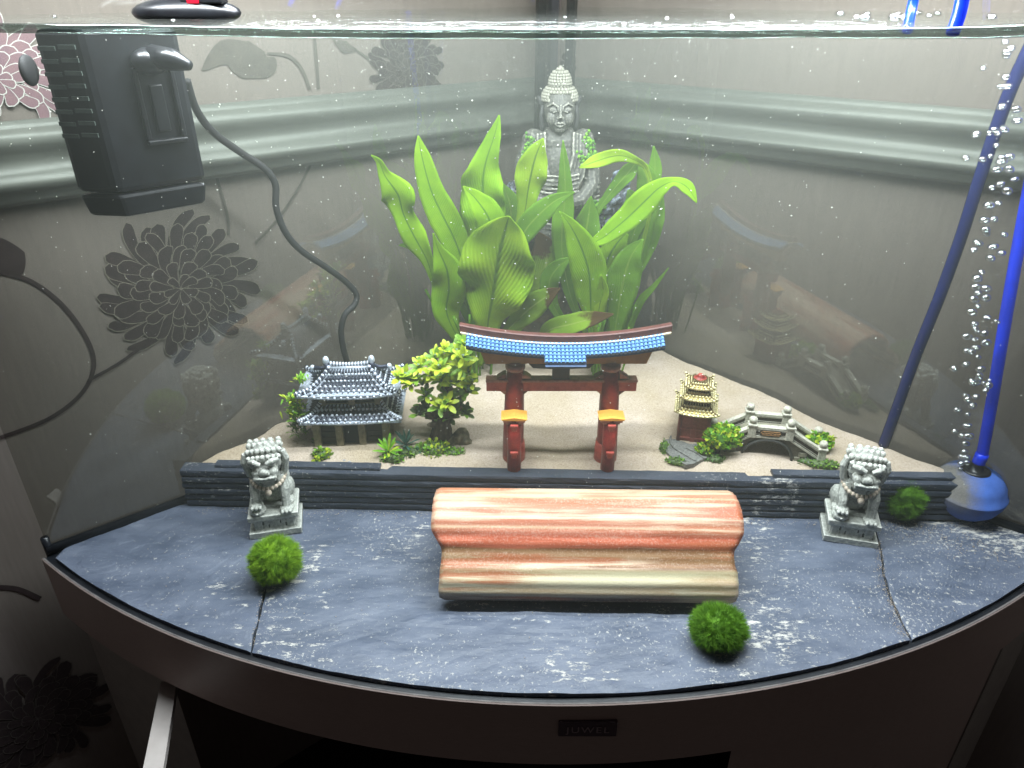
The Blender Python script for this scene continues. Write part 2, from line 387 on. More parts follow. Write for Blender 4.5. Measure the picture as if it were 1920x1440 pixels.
def petal(mb, side, s0, z0, ang, r0, r1, wd, n, mi, bend=0., zc=1.):
    pts = []; K = 14
    for k in range(K + 1):
        t = k / K; rr = lerp(r0, r1, t); a = ang + bend * (t - .4)
        ww = wd * (t ** .6) * (1. if t < .72 else math.sqrt(max(0, 1 - ((t - .72) / .28) ** 2))) + .0003
        pts.append((rr, a, ww))
    L = [(r * math.cos(a) - w_ * math.sin(a), r * math.sin(a) + w_ * math.cos(a)) for r, a, w_ in pts]
    Rr = [(r * math.cos(a) + w_ * math.sin(a), r * math.sin(a) - w_ * math.cos(a)) for r, a, w_ in pts]
    vs = [wall_pt(side, s0 + x * -side, z0 + y * zc, n) for x, y in L] + [wall_pt(side, s0 + x * -side, z0 + y * zc, n) for x, y in Rr]
    k = K + 1
    mb.add(vs, [(i + 1, i, k + i, k + i + 1) if side < 0 else (i + 1, i, k + i, k + i + 1) for i in range(K)], mi)
def flower(side, u, v, rad, mats=('petal', 'petal_edge'), rings=None, zmin=-9, seed=1, zc=1.):
    rnd = random.Random(seed); s0, z0 = wall_hit(u, v, side); mb = MB(); lay = 0
    rings = rings or [(.55, 1.0, 27, .092), (.40, .80, 21, .10), (.26, .58, 16, .095), (.12, .40, 11, .085), (.02, .22, 7, .06)]
    for ri, (a0, a1, cnt, wd) in enumerate(rings):
        for k in range(cnt):
            an = 2 * math.pi * (k + .5 * (ri % 2) + rnd.uniform(-.18, .18)) / cnt
            r1 = rad * a1 * rnd.uniform(.88, 1.08); r0 = rad * a0 * .8; wv = rad * wd * rnd.uniform(.8, 1.15); bd = rnd.uniform(-.2, .5)
            lay += 1; n = .0012 + lay * .000012 + ri * .0003
            if z0 + r1 * math.sin(an) < zmin: continue
            petal(mb, side, s0, z0, an, r0 - .0009, r1 + .0009, wv + .0009, n, 1, bd, zc)
            petal(mb, side, s0, z0, an, r0, r1, wv, n + .000006, 0, bd, zc)
    return mb.build('flower_print', list(mats), walls[side])
flower(-1, 338, 540, .084, seed=3, zc=1.0)
flower(-1, 765, 128, .052, seed=5, zmin=.405, mats=('petal', 'leaf_print'))
flower(-1, -5, 150, .058, ('petal_pink', 'petal_pale'), seed=8, zmin=.417)
flower(-1, 70, 1345, .085, ('petal', 'leaf_print'), seed=9)
flower(1, 1066, 118, .014, seed=4, rings=[(.3, 1., 7, .25)], mats=('petal', 'leaf_print'))
def wall_strip(side, pts, wds, name, mat, n=.0010):
    P = [wall_hit(u, v, side) for u, v in pts]; L = []; Rr = []
    # smooth the path
    Q = []; W = []
    for i in range(len(P) - 1):
        p0 = P[max(i - 1, 0)]; p1 = P[i]; p2 = P[i + 1]; p3 = P[min(i + 2, len(P) - 1)]
        for k in range(6):
            t = k / 6
            Q.append(tuple(.5 * (2 * b + (c - a) * t + (2 * a - 5 * b + 4 * c - d) * t * t + (3 * b - a - 3 * c + d) * t ** 3) for a, b, c, d in zip(p0, p1, p2, p3))); W.append(lerp(wds[i], wds[i + 1], t))
    Q.append(P[-1]); W.append(wds[-1])
    for i, (s_, z) in enumerate(Q):
        a = Q[max(i - 1, 0)]; b = Q[min(i + 1, len(Q) - 1)]; dx, dz = b[0] - a[0], b[1] - a[1]; l = math.hypot(dx, dz) or 1
        L.append((s_ - dz / l * W[i], z + dx / l * W[i])); Rr.append((s_ + dz / l * W[i], z - dx / l * W[i]))
    mb = MB(); k = len(Q)
    mb.add([wall_pt(side, a, b, n) for a, b in L + Rr], [(i, i + 1, k + i + 1, k + i) for i in range(k - 1)])
    return mb.build(name, mat, walls[side])
wall_strip(-1, [(378, 132), (420, 100), (460, 112), (500, 122), (515, 108)], [.0005, .012, .019, .012, .001], 'leaf_print', 'leaf_print')
wall_strip(-1, [(500, 100), (540, 105), (565, 130), (580, 168)], [.001, .002, .002, .002], 'stem_print', 'leaf_print', .0014)
wall_strip(-1, [(588, 66), (592, 110), (596, 166)], [.0018, .0018, .0018], 'stem_print', 'leaf_print', .0016)
wall_strip(-1, [(622, 72), (645, 88), (668, 94)], [.0005, .007, .001], 'leaf_print', 'leaf_print')
wall_strip(-1, [(664, 92), (690, 110), (705, 124)], [.001, .0018, .0018], 'stem_print', 'leaf_print')
wall_strip(-1, [(-60, 455), (-10, 470), (20, 490), (40, 515)], [.0005, .014, .015, .001], 'leaf_print', 'petal')
wall_strip(-1, [(0, 510), (60, 528), (120, 575), (165, 640), (175, 690), (150, 740), (90, 785), (0, 820)], [.0022] * 8, 'stem_print', 'petal')
wall_strip(-1, [(165, 712), (215, 685), (262, 652)], [.0018] * 3, 'stem_print', 'petal', .0015)
wall_strip(-1, [(405, 330), (425, 400), (428, 440)], [.0015] * 3, 'stem_print', 'leaf_print')
wall_strip(-1, [(590, 290), (560, 350), (520, 410), (478, 455)], [.0015] * 4, 'stem_print', 'leaf_print', .0016)
wall_strip(-1, [(-20, 1100), (30, 1103), (75, 1122)], [.003] * 3, 'stem_print', 'petal')
# things tucked in the room corner behind the tank
tag(MB().tube([wall_pt(1, .006, .05, .016), wall_pt(1, .006, .75, .016)], .0065, 12).build('cable_duct', 'pipe', smooth=True), 'thin pale grey duct running up the room corner behind the tank', 'duct')

# ------------------------------------------------------------------ the tank
tank = empty('aquarium', (AX, .8, 0), 0, 'glass corner aquarium with bowed front, dark rim and black seams', 'aquarium')
def T(o):   # keep world placement
    o.parent = tank; o.matrix_parent_inverse = Matrix.Translation(-tank.location); return o
XL, XR = AX - .545, AX + .545
for i in range(60):
    if pane_y(XL) < arc_y(XL): XL += .001
for i in range(60):
    if pane_y(XR) < arc_y(XR): XR -= .001
def front_strip(r0, z0, r1, z1, nseg=72, xl=None, xr=None):
    mb = MB(); xl = XL if xl is None else xl; xr = XR if xr is None else xr
    def f(a, b):
        x = lerp(xl, xr, a); r = lerp(r0, r1, b); k = (x - RC.x) / RAD
        return Vector((RC.x + r * k, RC.y - r * math.sqrt(1 - k * k), lerp(z0, z1, b)))
    mb.grid(nseg, 1, f); return mb
T(front_strip(.903, -.004, .903, .64).build('front_pane', 'front_glass', smooth=True))
for side in (-1, 1):
    xe = XL if side < 0 else XR
    mb = MB(); mb.grid(10, 8, lambda a, b: Vector((lerp(AX + side * .006, xe, a), pane_y(lerp(AX + side * .006, xe, a), .0), lerp(-.004, .64, b))))
    if side < 0: mb.f = [f[::-1] for f in mb.f]
    T(mb.build('rear_pane', 'back_glass'))
    # bottom seam along the pane
    p0 = Vector((AX + side * .01, pane_y(AX + side * .01) - .003, .001)); p1 = Vector((xe, pane_y(xe) - .003, .001))
    T(MB().tube([p0, p1], .0055, 8).build('silicone_seam', 'silicone', smooth=True))
    # front corner post seam
    T(MB().tube([Vector((xe, pane_y(xe), -.01)), Vector((xe, pane_y(xe), .016))], .004, 8).build('silicone_seam', 'silicone', smooth=True))
    T(MB().box((AX + side * .019, CORNER - .008, .32), (.012, .006, .66), rz=-side * .66).build('corner_seam', 'silicone'))
T(MB().box((AX - .004, CORNER + .012, .32), (.016, .004, .66)).build('corner_backing', 'matte_black'))
# black base plate and rim below the slate
mb = MB(); mb.grid(72, 10, lambda a, b: Vector((lerp(XL, XR, a), lerp(arc_y(lerp(XL, XR, a), .9042), pane_y(lerp(XL, XR, a), .004), b), -.0050)))
T(mb.build('base_plate', 'silicone'))
T(front_strip(.9042, -.0049, .9060, -.0044).build('rim', 'rim', smooth=True))

# ------------------------------------------------------------------ cabinet
cab = empty('cabinet', (AX, .8, -.6), 0, 'brown bow fronted cabinet carrying the aquarium, in deep shade', 'cabinet')
def C(o): o.parent = cab; o.matrix_parent_inverse = Matrix.Translation(-cab.location); return o
mb = MB()
for z0, z1, r0, r1 in ((-.0045, -.0056, .9062, .9070), (-.0056, -.0830, .9070, .9070), (-.0830, -.0830, .9070, .88)):
    mb.grid(72, 1, front_strip(r0, z0, r1, z1).grid and (lambda a, b, z0=z0, z1=z1, r0=r0, r1=r1: (lambda k, r: Vector((RC.x + r * k, RC.y - r * math.sqrt(1 - k * k), lerp(z0, z1, b))))((lerp(XL, XR, a) - RC.x) / RAD, lerp(r0, r1, b))))
C(mb.build('fascia', 'fascia', smooth=False))
C(front_strip(.893, -.60, .893, -.0835, 20, XL, -.352).build('side_panel', 'panel', smooth=True))
C(front_strip(.902, -.60, .902, -.0835, 30, .20, .520).build('door', 'fascia', smooth=True))
C(front_strip(.902, -.60, .902, -.0835, 10, .526, XR).build('side_panel', 'panel', smooth=True))
C(front_strip(.870, -.60, .870, -.0835, 4, .515, .535).build('door_gap', 'inside_shade', smooth=True))
C(MB().grid(12, 1, lambda a, b: Vector((lerp(-.40, .40, a), .80, lerp(-.6, -.02, b)))).build('back_board', 'inside_shade'))  # dark panel added so the open cabinet front shows black
C(MB().grid(12, 1, lambda a, b: Vector((lerp(-.45, .50, a), lerp(arc_y(lerp(-.45, .50, a), .90), .80, b), -.0842))).build('top_board', 'inside_shade'))
C(MB().grid(2, 2, lambda a, b: Vector((lerp(-.9, .9, a), lerp(.1, 1.2, b), -.60))).build('plinth', 'inside_shade'))
p0, p1 = A(318, 1284, .505), A(288, 1450, .40)
d = (p1 - p0).normalized(); sd = Vector((1, 0, 0)) * .0082
up = d.cross(sd).normalized() * .004
C(MB().add if False else (lambda mb: (mb.add([p0 - sd - up, p0 + sd - up, p0 + sd + up, p0 - sd + up, p1 - sd * 1.1 - up, p1 + sd * 1.1 - up, p1 + sd * 1.1 + up, p1 - sd * 1.1 + up], [(0, 1, 2, 3), (7, 6, 5, 4), (0, 4, 5, 1), (1, 5, 6, 2), (2, 6, 7, 3), (3, 7, 4, 0)]), mb)[1])(MB()).build('support_leg', 'leg'))
# small badge with raised lettering on the fascia
bx = A(1109, 1363, .384); bx.y = arc_y(bx.x, .907)
badge = C(MB().box((bx.x, bx.y - .0008, zA(1363, bx.y)), (.050, .004, .0185)).build('badge', 'badge', bevel=.001))
cu = bpy.data.curves.new('lettering', 'FONT'); cu.body = 'JUWEL'; cu.size = .0105; cu.extrude = .0004; cu.align_x = 'CENTER'; cu.align_y = 'CENTER'; cu.space_character = 1.25
to = bpy.data.objects.new('tmp_text', cu); COL.objects.link(to)
me = bpy.data.meshes.new_from_object(to.evaluated_get(bpy.context.evaluated_depsgraph_get())); bpy.data.objects.remove(to)
me.materials.clear(); me.materials.append(M['badgetext'])
lt = bpy.data.objects.new('lettering', me); COL.objects.link(lt); lt.parent = badge
lt.location = (bx.x, bx.y - .0031, zA(1363, bx.y)); lt.rotation_euler = (math.pi / 2, 0, 0)

# ------------------------------------------------------------------ sand bank
def wall_line(x): return .664 - .028 * (x + .38) / .88        # front foot of the slate wall
def sand_z(x, y):
    z = .0465 + .18 * max(y - .672, 0)
    z += .0034 * ns(x, y, 1, 9) + .0022 * ns(x, y, 4, 24) + .0009 * ns(x, y, 2, 60) + .0004 * ns(x, y, 3, 160)
    # humps round the ornaments, scoured hollow between the gate posts
    z -= .006 * math.exp(-((x - .055) ** 2 + (y - .735) ** 2) / .0016)
    z += .003 * math.exp(-((x + .18) ** 2 + (y - .72) ** 2) / .004)
    return z
mb = MB()
def sf(a, b):
    t = (a - .5) * 2; x0 = AX + t * .455; y0 = wall_line(max(min(x0, .5), -.4)) + .012
    y = lerp(y0, CORNER - .004, b); lim = (CORNER - .0015 - y) / SL; x = AX + t * lim
    # ragged margin against the glass
    e = max(0, abs(t) - .96) / .04
    return Vector((x, y, sand_z(x, y) - e * .010 * (1 + .6 * ns(x, y, 7, 30)) + (.004 * ns(x, y, 9, 18) if abs(t) > .9 else 0)))
mb.grid(260, 150, sf)
tag(mb.build('sand', 'sand', smooth=True), None, None, None, 'structure')

# ------------------------------------------------------------------ slate paving of three slabs
def slab(xl, xr, mat, label, seed, inset=.0012):
    mb = MB()
    def back(x): return min(wall_line(max(min(x, .5), -.4)) + .006, pane_y(x) - .007)
    nu, nv = 90, 60
    def f(a, b):
        X0 = xl(b) + inset; X1 = xr(b) - inset; x = lerp(X0, X1, a)
        y0, y1 = back(x), arc_y(x, RAD - .001); y = lerp(y0, max(min(y1, y0), -9), b)
        e = min(a, 1 - a) * (X1 - X0); je = .0018 * ns(y * 60, seed, 3)
        if e < .004: x += je * (1 if a < .5 else -1) * (1 - e / .004)
        z = .0009 * ns(x, y, seed, 22) + .0007 * ns(x, y * 1.6, seed + 5, 60) + .0004 * math.floor(3 * ns(x * 1.2, y * 3, seed + 9, 12)) 
        if e < .003: z -= .0012 * (1 - e / .003)
        return Vector((x, y, z))
    mb.grid(nu, nv, f)
    # edge skirt down to the base plate
    k = nu + 1; ring = [i for i in range(k)] + [j * k + nu for j in range(1, nv + 1)] + [nv * k + i for i in range(nu - 1, -1, -1)] + [j * k for j in range(nv - 1, 0, -1)]
    o = len(mb.v); mb.v += [mb.v[i] * 1 for i in ring]
    for q in range(o, len(mb.v)): mb.v[q] = Vector((mb.v[q].x, mb.v[q].y, -.0085))
    n = len(ring)
    for q in range(n): mb.f.append([ring[q], ring[(q + 1) % n], o + (q + 1) % n, o + q]); mb.mi.append(0)
    mb.f = [f_[::-1] for f_ in mb.f]
    return tag(mb.build('slate_slab', mat), label, 'slate slab', 'slate slabs paving the tank floor')
j1 = [S(512, 955).x, S(490, 1100).x, S(470, 1222).x]; j2 = [S(1628, 965).x, S(1690, 1130).x, S(1716, 1216).x]
q1 = lambda b: lerp(j1[0], j1[1], b / .5) if b < .5 else lerp(j1[1], j1[2], (b - .5) / .5)
q2 = lambda b: (lerp(j2[0], j2[1], b / .62) if b < .62 else lerp(j2[1], j2[2], (b - .62) / .38)) + .003 * math.sin(b * 7)
slab(lambda b: XL + .012, q1, 'slate_plain', 'smooth grey slate slab at the left end of the tank floor', 11)
slab(q1, q2, 'slate', 'wide slate slab under the terracotta tile, flecked with pale chips', 23)
slab(q2, lambda b: XR - .012, 'slate_rough', 'chalky chipped slate slab at the right, under the blue air stone', 37)

# ------------------------------------------------------------------ slate wall holding back the sand
sw = empty('slate_wall', (.05, .66, 0), 0, 'low dark slate wall of stacked strips holding back the sand', 'slate wall')
def strip_mesh(x0, x1, z0, z1, yf, dep, seed, rough=.0007, nx=110):
    mb = MB()
    prof = [(1, 0), (1, 1), (0, 1), (0, .72), (0, .3), (0, 0)]
    def f(a, b):
        i = round(b * 5); py, pz = prof[i]; x = lerp(x0, x1, a); z = lerp(z0, z1, pz)
        y = yf(x) + dep * py
        if py == 0: y += rough * ns(x * 30, z * 400, seed) + rough * .9 * ns(x * 120, z * 700, seed + 4) + (.0009 if pz in (0,) else 0) + (.0006 if pz == 1 else 0)
        if pz == 1: z += .0006 * ns(x * 55, seed, py)
        return Vector((x, y, z))
    mb.grid(nx, 5, f)
    n = nx + 1; mb.f.append([j * n for j in range(6)]); mb.mi.append(0); mb.f.append([j * n + nx for j in range(6)][::-1]); mb.mi.append(0)
    return mb
tops = [.0008, .0085, .0165, .0245, .0325, .0400, .0490]
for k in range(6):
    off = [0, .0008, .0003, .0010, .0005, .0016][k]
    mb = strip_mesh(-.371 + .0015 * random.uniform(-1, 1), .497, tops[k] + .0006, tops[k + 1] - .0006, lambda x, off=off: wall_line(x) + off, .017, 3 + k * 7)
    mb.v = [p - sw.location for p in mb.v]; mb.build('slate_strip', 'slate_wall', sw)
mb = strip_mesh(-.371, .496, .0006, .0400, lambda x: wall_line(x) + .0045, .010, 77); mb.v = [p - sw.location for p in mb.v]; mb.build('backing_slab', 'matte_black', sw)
a0, a1 = S(398, 878, .052).x, S(712, 878, .052).x
tag(strip_mesh(a0, a1, .0475, .0520, lambda x: wall_line(x) + .0085, .011, 41, nx=50).build('slate_shard', 'slate_wall'), 'thin slate shard lying on the wall behind the left lion', 'slate piece', 'loose slate shards on the wall')
a0, a1 = S(1452, 893, .052).x, S(1835, 893, .052).x
tag(strip_mesh(a0, min(a1, .492), .0475, .0525, lambda x: wall_line(x) + .0095, .011, 51, nx=50).build('slate_shard', 'slate_wall'), 'thin slate shard lying on the wall behind the right lion', 'slate piece', 'loose slate shards on the wall')

# sand grains spilled over the slate
mb = MB(); rg = random.Random(31); oc = [(1, 0, 0), (-1, 0, 0), (0, 1, 0), (0, -1, 0), (0, 0, 1), (0, 0, -1)]; of = [(0, 2, 4), (2, 1, 4), (1, 3, 4), (3, 0, 4), (2, 0, 5), (1, 2, 5), (3, 1, 5), (0, 3, 5)]
def grain(x, y):
    if y > wall_line(x) - .002 or y < arc_y(x) + .004 or y > pane_y(x) - .012: return
    r_ = rg.uniform(.00025, .0006); mb.add([Vector((x + a * r_, y + b * r_, .0009 + c_ * r_ + .0009 * ns(x, y, 23, 22))) for a, b, c_ in oc], of)
for k in range(700):
    x = rg.uniform(-.36, .49); grain(x, wall_line(x) - .003 - abs(rg.gauss(0, .004)) * (1.5 + ns(x * 14, 3)))
for k in range(420):
    b_ = rg.random(); x = q2(b_); y = lerp(wall_line(x), arc_y(x), b_); grain(x - abs(rg.gauss(0, .005)) * (1 + 1.5 * ns(y * 30, 1)) - .001, y + rg.gauss(0, .002))
for k in range(160):
    b_ = rg.random(); x = q1(b_); y = lerp(wall_line(x), arc_y(x), b_); grain(x + rg.gauss(0, .0014), y)
for k in range(500):
    q_ = rg.gauss(0, 1); x = .46 + .05 * q_; grain(x, .61 + rg.gauss(0, .016) - .02 * q_)
for k in range(350): grain(rg.uniform(-.4, .5), rg.uniform(.42, .66))
tag(mb.build('spilled_sand', 'sand'), 'pale sand grains spilled over the slate', 'sand grains', None, 'stuff')

# ------------------------------------------------------------------ water: murk, surface, waterline
mb = MB(); NX = 40
top = [Vector((lerp(XL, XR, i / NX), arc_y(lerp(XL, XR, i / NX), .9025) + .0004, WATER - .0006)) for i in range(NX + 1)] + [Vector((AX, CORNER - .001, WATER - .0006))]
bot = [Vector((p.x, p.y, -.0092)) for p in top]; n = len(top)
mb.add(top + bot, [tuple(range(n)), tuple(range(n, 2 * n))[::-1]] + [(i, i + n, (i + 1) % n + n, (i + 1) % n) for i in range(n)])
tag(mb.build('water', 'water'), None, None, None, 'structure')
mb = MB()
def wf(a, b):
    x = lerp(XL, XR, a); y0, y1 = arc_y(x, .9015), pane_y(x) - .001; y = lerp(y0, y1, b)
    e = min(b, 1 - b) * abs(y1 - y0)
    z = WATER + .0009 * ns(x * 16, y * 30, 1) + .0005 * ns(x * 45, y * 90, 6) + .0022 * math.exp(-e / .0025)
    return Vector((x, y, z))
mb.grid(160, 60, wf); ws = tag(mb.build('water_surface', 'water_surface', smooth=True), None, None, None, 'structure')
pts = []; rad = []
for i in range(141):
    x = lerp(XL + .004, XR - .004, i / 140); pts.append(Vector((x, arc_y(x, .9005), WATER + .0004 + .0009 * ns(x * 7, 3) + .0004 * ns(x * 30, 8)))); rad.append(.0026 + .0012 * ns(x * 5, 17))
MB().tube(pts, rad, 8).build('waterline', 'meniscus', ws, smooth=True)

# ================================================================== ORNAMENTS
# ------------------------------------------------------------------ terracotta half-pipe tile
def tile_mat():
    m, nt, out = nodes('glazed_terracotta')
    b = N(nt, 'BsdfPrincipled'); b.inputs['Roughness'].default_value = .48; b.inputs['Specular IOR Level'].default_value = .4
    uv = N(nt, 'UVMap'); sp = N(nt, 'SeparateXYZ'); nt.links.new(uv.outputs[0], sp.inputs[0])
    n1 = noise_tex(nt, 46, 6, .65, (.07, 1, 1)); n2 = noise_tex(nt, 520, 3, .7)
    k = N(nt, 'Math', operation='MULTIPLY_ADD'); k.inputs[1].default_value = .11; k.inputs[2].default_value = -.055; nt.links.new(n1.outputs['Fac'], k.inputs[0])
    ad = N(nt, 'Math', operation='ADD'); nt.links.new(k.outputs[0], ad.inputs[0]); nt.links.new(sp.outputs[1], ad.inputs[1])
    O, P, Cr, Br, Gn, Dk = (.47, .12, .055), (.50, .215, .135), (.68, .50, .35), (.24, .13, .06), (.56, .50, .32), (.14, .10, .085)
    c = ramp(nt, ad.outputs[0], [(.0, O), (.07, P), (.13, Cr), (.19, P), (.30, Cr), (.33, P), (.44, O), (.50, P), (.525, Cr), (.55, P), (.60, (.62, .19, .105)), (.67, (.62, .21, .12)), (.69, Br), (.76, (.44, .30, .17)), (.79, Br), (.80, Gn), (.93, (.70, .62, .46)), (.955, Dk), (1., (.16, .12, .11))]) if False else None
    # blend several bands with a chain of ramps (a ramp holds 32 stops at most)
    c = ramp(nt, ad.outputs[0], [(.0, O), (.05, P), (.11, Cr), (.15, P), (.235, P), (.25, Cr), (.275, P), (.40, O), (.455, P), (.475, Cr), (.49, P), (.535, (.60, .155, .085)), (.585, (.58, .17, .095)), (.60, Br), (.68, (.36, .22, .11)), (.715, (.20, .10, .045)), (.735, Gn), (.885, (.70, .64, .48)), (.925, Dk), (1., (.14, .11, .105))]).outputs[0]  # first cream line is a painted highlight, dark end is painted lip shade
    streak = ramp(nt, n1.outputs['Fac'], [(.40, (1, 1, 1)), (.52, (.72, .58, .48)), (.58, (1, 1, 1))]).outputs[0]
    c = mix(nt, 1., c, streak, 'MULTIPLY')
    sm = N(nt, 'Math', operation='MULTIPLY_ADD'); sm.inputs[1].default_value = .6; nt.links.new(n1.outputs['Fac'], sm.inputs[0]); nt.links.new(n2.outputs['Fac'], sm.inputs[2])
    s1 = noise_tex(nt, 75, 5, .6, (.045, 1, 1)); s2 = noise_tex(nt, 9, 3, .5, (1, 2, 2)); s3 = noise_tex(nt, 58, 5, .65, (.06, 1.2, 1.2))
    a1 = N(nt, 'Math', operation='MULTIPLY_ADD'); a1.inputs[1].default_value = .45; nt.links.new(s2.outputs['Fac'], a1.inputs[0]); nt.links.new(s1.outputs['Fac'], a1.inputs[2])
    c = mix(nt, ramp(nt, a1.outputs[0], [(.70, (0, 0, 0)), (.80, (.85,) * 3)]).outputs[0], c, (.60, .43, .30))
    a2 = N(nt, 'Math', operation='MULTIPLY_ADD'); a2.inputs[1].default_value = -.4; nt.links.new(s2.outputs['Fac'], a2.inputs[0]); nt.links.new(s3.outputs['Fac'], a2.inputs[2])
    c = mix(nt, ramp(nt, a2.outputs[0], [(.33, (0, 0, 0)), (.42, (.8,) * 3)]).outputs[0], c, (.40, .115, .045))
    sp2 = ramp(nt, sm.outputs[0], [(.80, (0, 0, 0)), (.98, (.22,) * 3)])
    c = mix(nt, sp2.outputs[0], c, (.80, .66, .54))
    nt.links.new(c, b.inputs['Base Color'])
    bp = N(nt, 'Bump'); bp.inputs['Strength'].default_value = .3; bp.inputs['Distance'].default_value = .0012; nt.links.new(n2.outputs['Fac'], bp.inputs['Height']); nt.links.new(bp.outputs[0], b.inputs['Normal'])
    nt.links.new(b.outputs[0], out.inputs[0]); return m
M['tile'] = tile_mat()
# profile (y from front foot, z): hump, waist, then a flared front lip
prof = [(.117, .004), (.117, .035), (.111, .057), (.095, .0725), (.073, .0780), (.051, .0725), (.0410, .0645), (.0345, .0563), (.0298, .0490), (.0258, .0440), (.0215, .0410), (.0165, .0388), (.0115, .0350), (.006, .0290), (.003, .0220), (.003, .0140), (.006, .0080), (.011, .0050)]
P2 = []
for i in range(len(prof) - 1):
    p0, p1, p2, p3 = prof[max(i - 1, 0)], prof[i], prof[i + 1], prof[min(i + 2, len(prof) - 1)]
    for k in range(4):
        t = k / 4; P2.append(tuple(.5 * (2 * b + (c - a) * t + (2 * a - 5 * b + 4 * c - d) * t * t + (3 * b - a - 3 * c + d) * t ** 3) for a, b, c, d in zip(p0, p1, p2, p3)))
P2.append(prof[-1])
# arc length along the visible part -> texture coordinate
cum = [0]
for i in range(1, len(P2)): cum.append(cum[-1] + math.dist(P2[i], P2[i - 1]))
istart = 9
def tile_obj():
    mb = MB(); n = len(P2); nx = 60; th = .0075; x0, x1 = -.1505, .1505
    mb.uv = []
    prt = []
    for i, (y, z) in enumerate(P2):
        a = P2[max(i - 1, 0)]; b = P2[min(i + 1, n - 1)]; ty, tz = b[0] - a[0], b[1] - a[1]; l = math.hypot(ty, tz) or 1
        prt.append((y, z, tz / l, -ty / l))      # outward normal
    vs = []
    for shell in (0, 1):
        for i, (y, z, ny, nz) in enumerate(prt):
            for k in range(nx + 1):
                a = k / nx; x = lerp(x0, x1, a)
                e = min(a, 1 - a); rr = .0018 * (1 - min(e / .006, 1)) ** 2 + .0010 * max(0, ns(y * 90, z * 90, 5 if a > .5 else 9)) * (1 - min(e / .010, 1)) if shell == 0 else .0008
                # lengthways ridges left by the extruder
                rid = .0006 * math.sin(cum[i] * 520) if shell == 0 else 0
                d = (-th if shell else 0) - rr + rid
                hh = min(max((z - .0455) / .021, 0), 1) if y < .06 else 1.; hh = hh * hh * (3 - 2 * hh)
                ll = min(max((.026 - y) / .018, 0), 1); sq = .925 + .075 * hh + .012 * ll * ll * (3 - 2 * ll)
                vs.append(Vector((x * sq + .001 * ns(y * 40, z * 40, a > .5), y + ny * d, max(z + nz * d, .0004 if shell else .001))))
                mb.uv.append((a, max(0, (cum[i] - cum[istart]) / (cum[-1] - cum[istart]))))
    k = nx + 1; fs = []
    for sh in (0, 1):
        o = sh * n * k
        for i in range(n - 1):
            for q in range(nx):
                f = (o + i * k + q, o + (i + 1) * k + q, o + (i + 1) * k + q + 1, o + i * k + q + 1); fs.append(f if sh == 0 else f[::-1])
    o = n * k
    for i in range(n - 1):
        fs.append((i * k, o + i * k, o + (i + 1) * k, (i + 1) * k)); fs.append((i * k + nx, (i + 1) * k + nx, o + (i + 1) * k + nx, o + i * k + nx))
    for q in range(nx):
        fs.append((q, q + 1, o + q + 1, o + q)); L = (n - 1) * k; fs.append((L + q, o + L + q, o + L + q + 1, L + q + 1))
    mb.add(vs, fs); return mb
tl = tile_obj().build('roof_tile', 'tile', smooth=True); tl.location = (.0715, .502, .0012); tl.rotation_euler = (0, 0, R(-1.0))
tag(tl, 'wavy glazed terracotta roof tile lying on the slate at the front', 'roof tile')

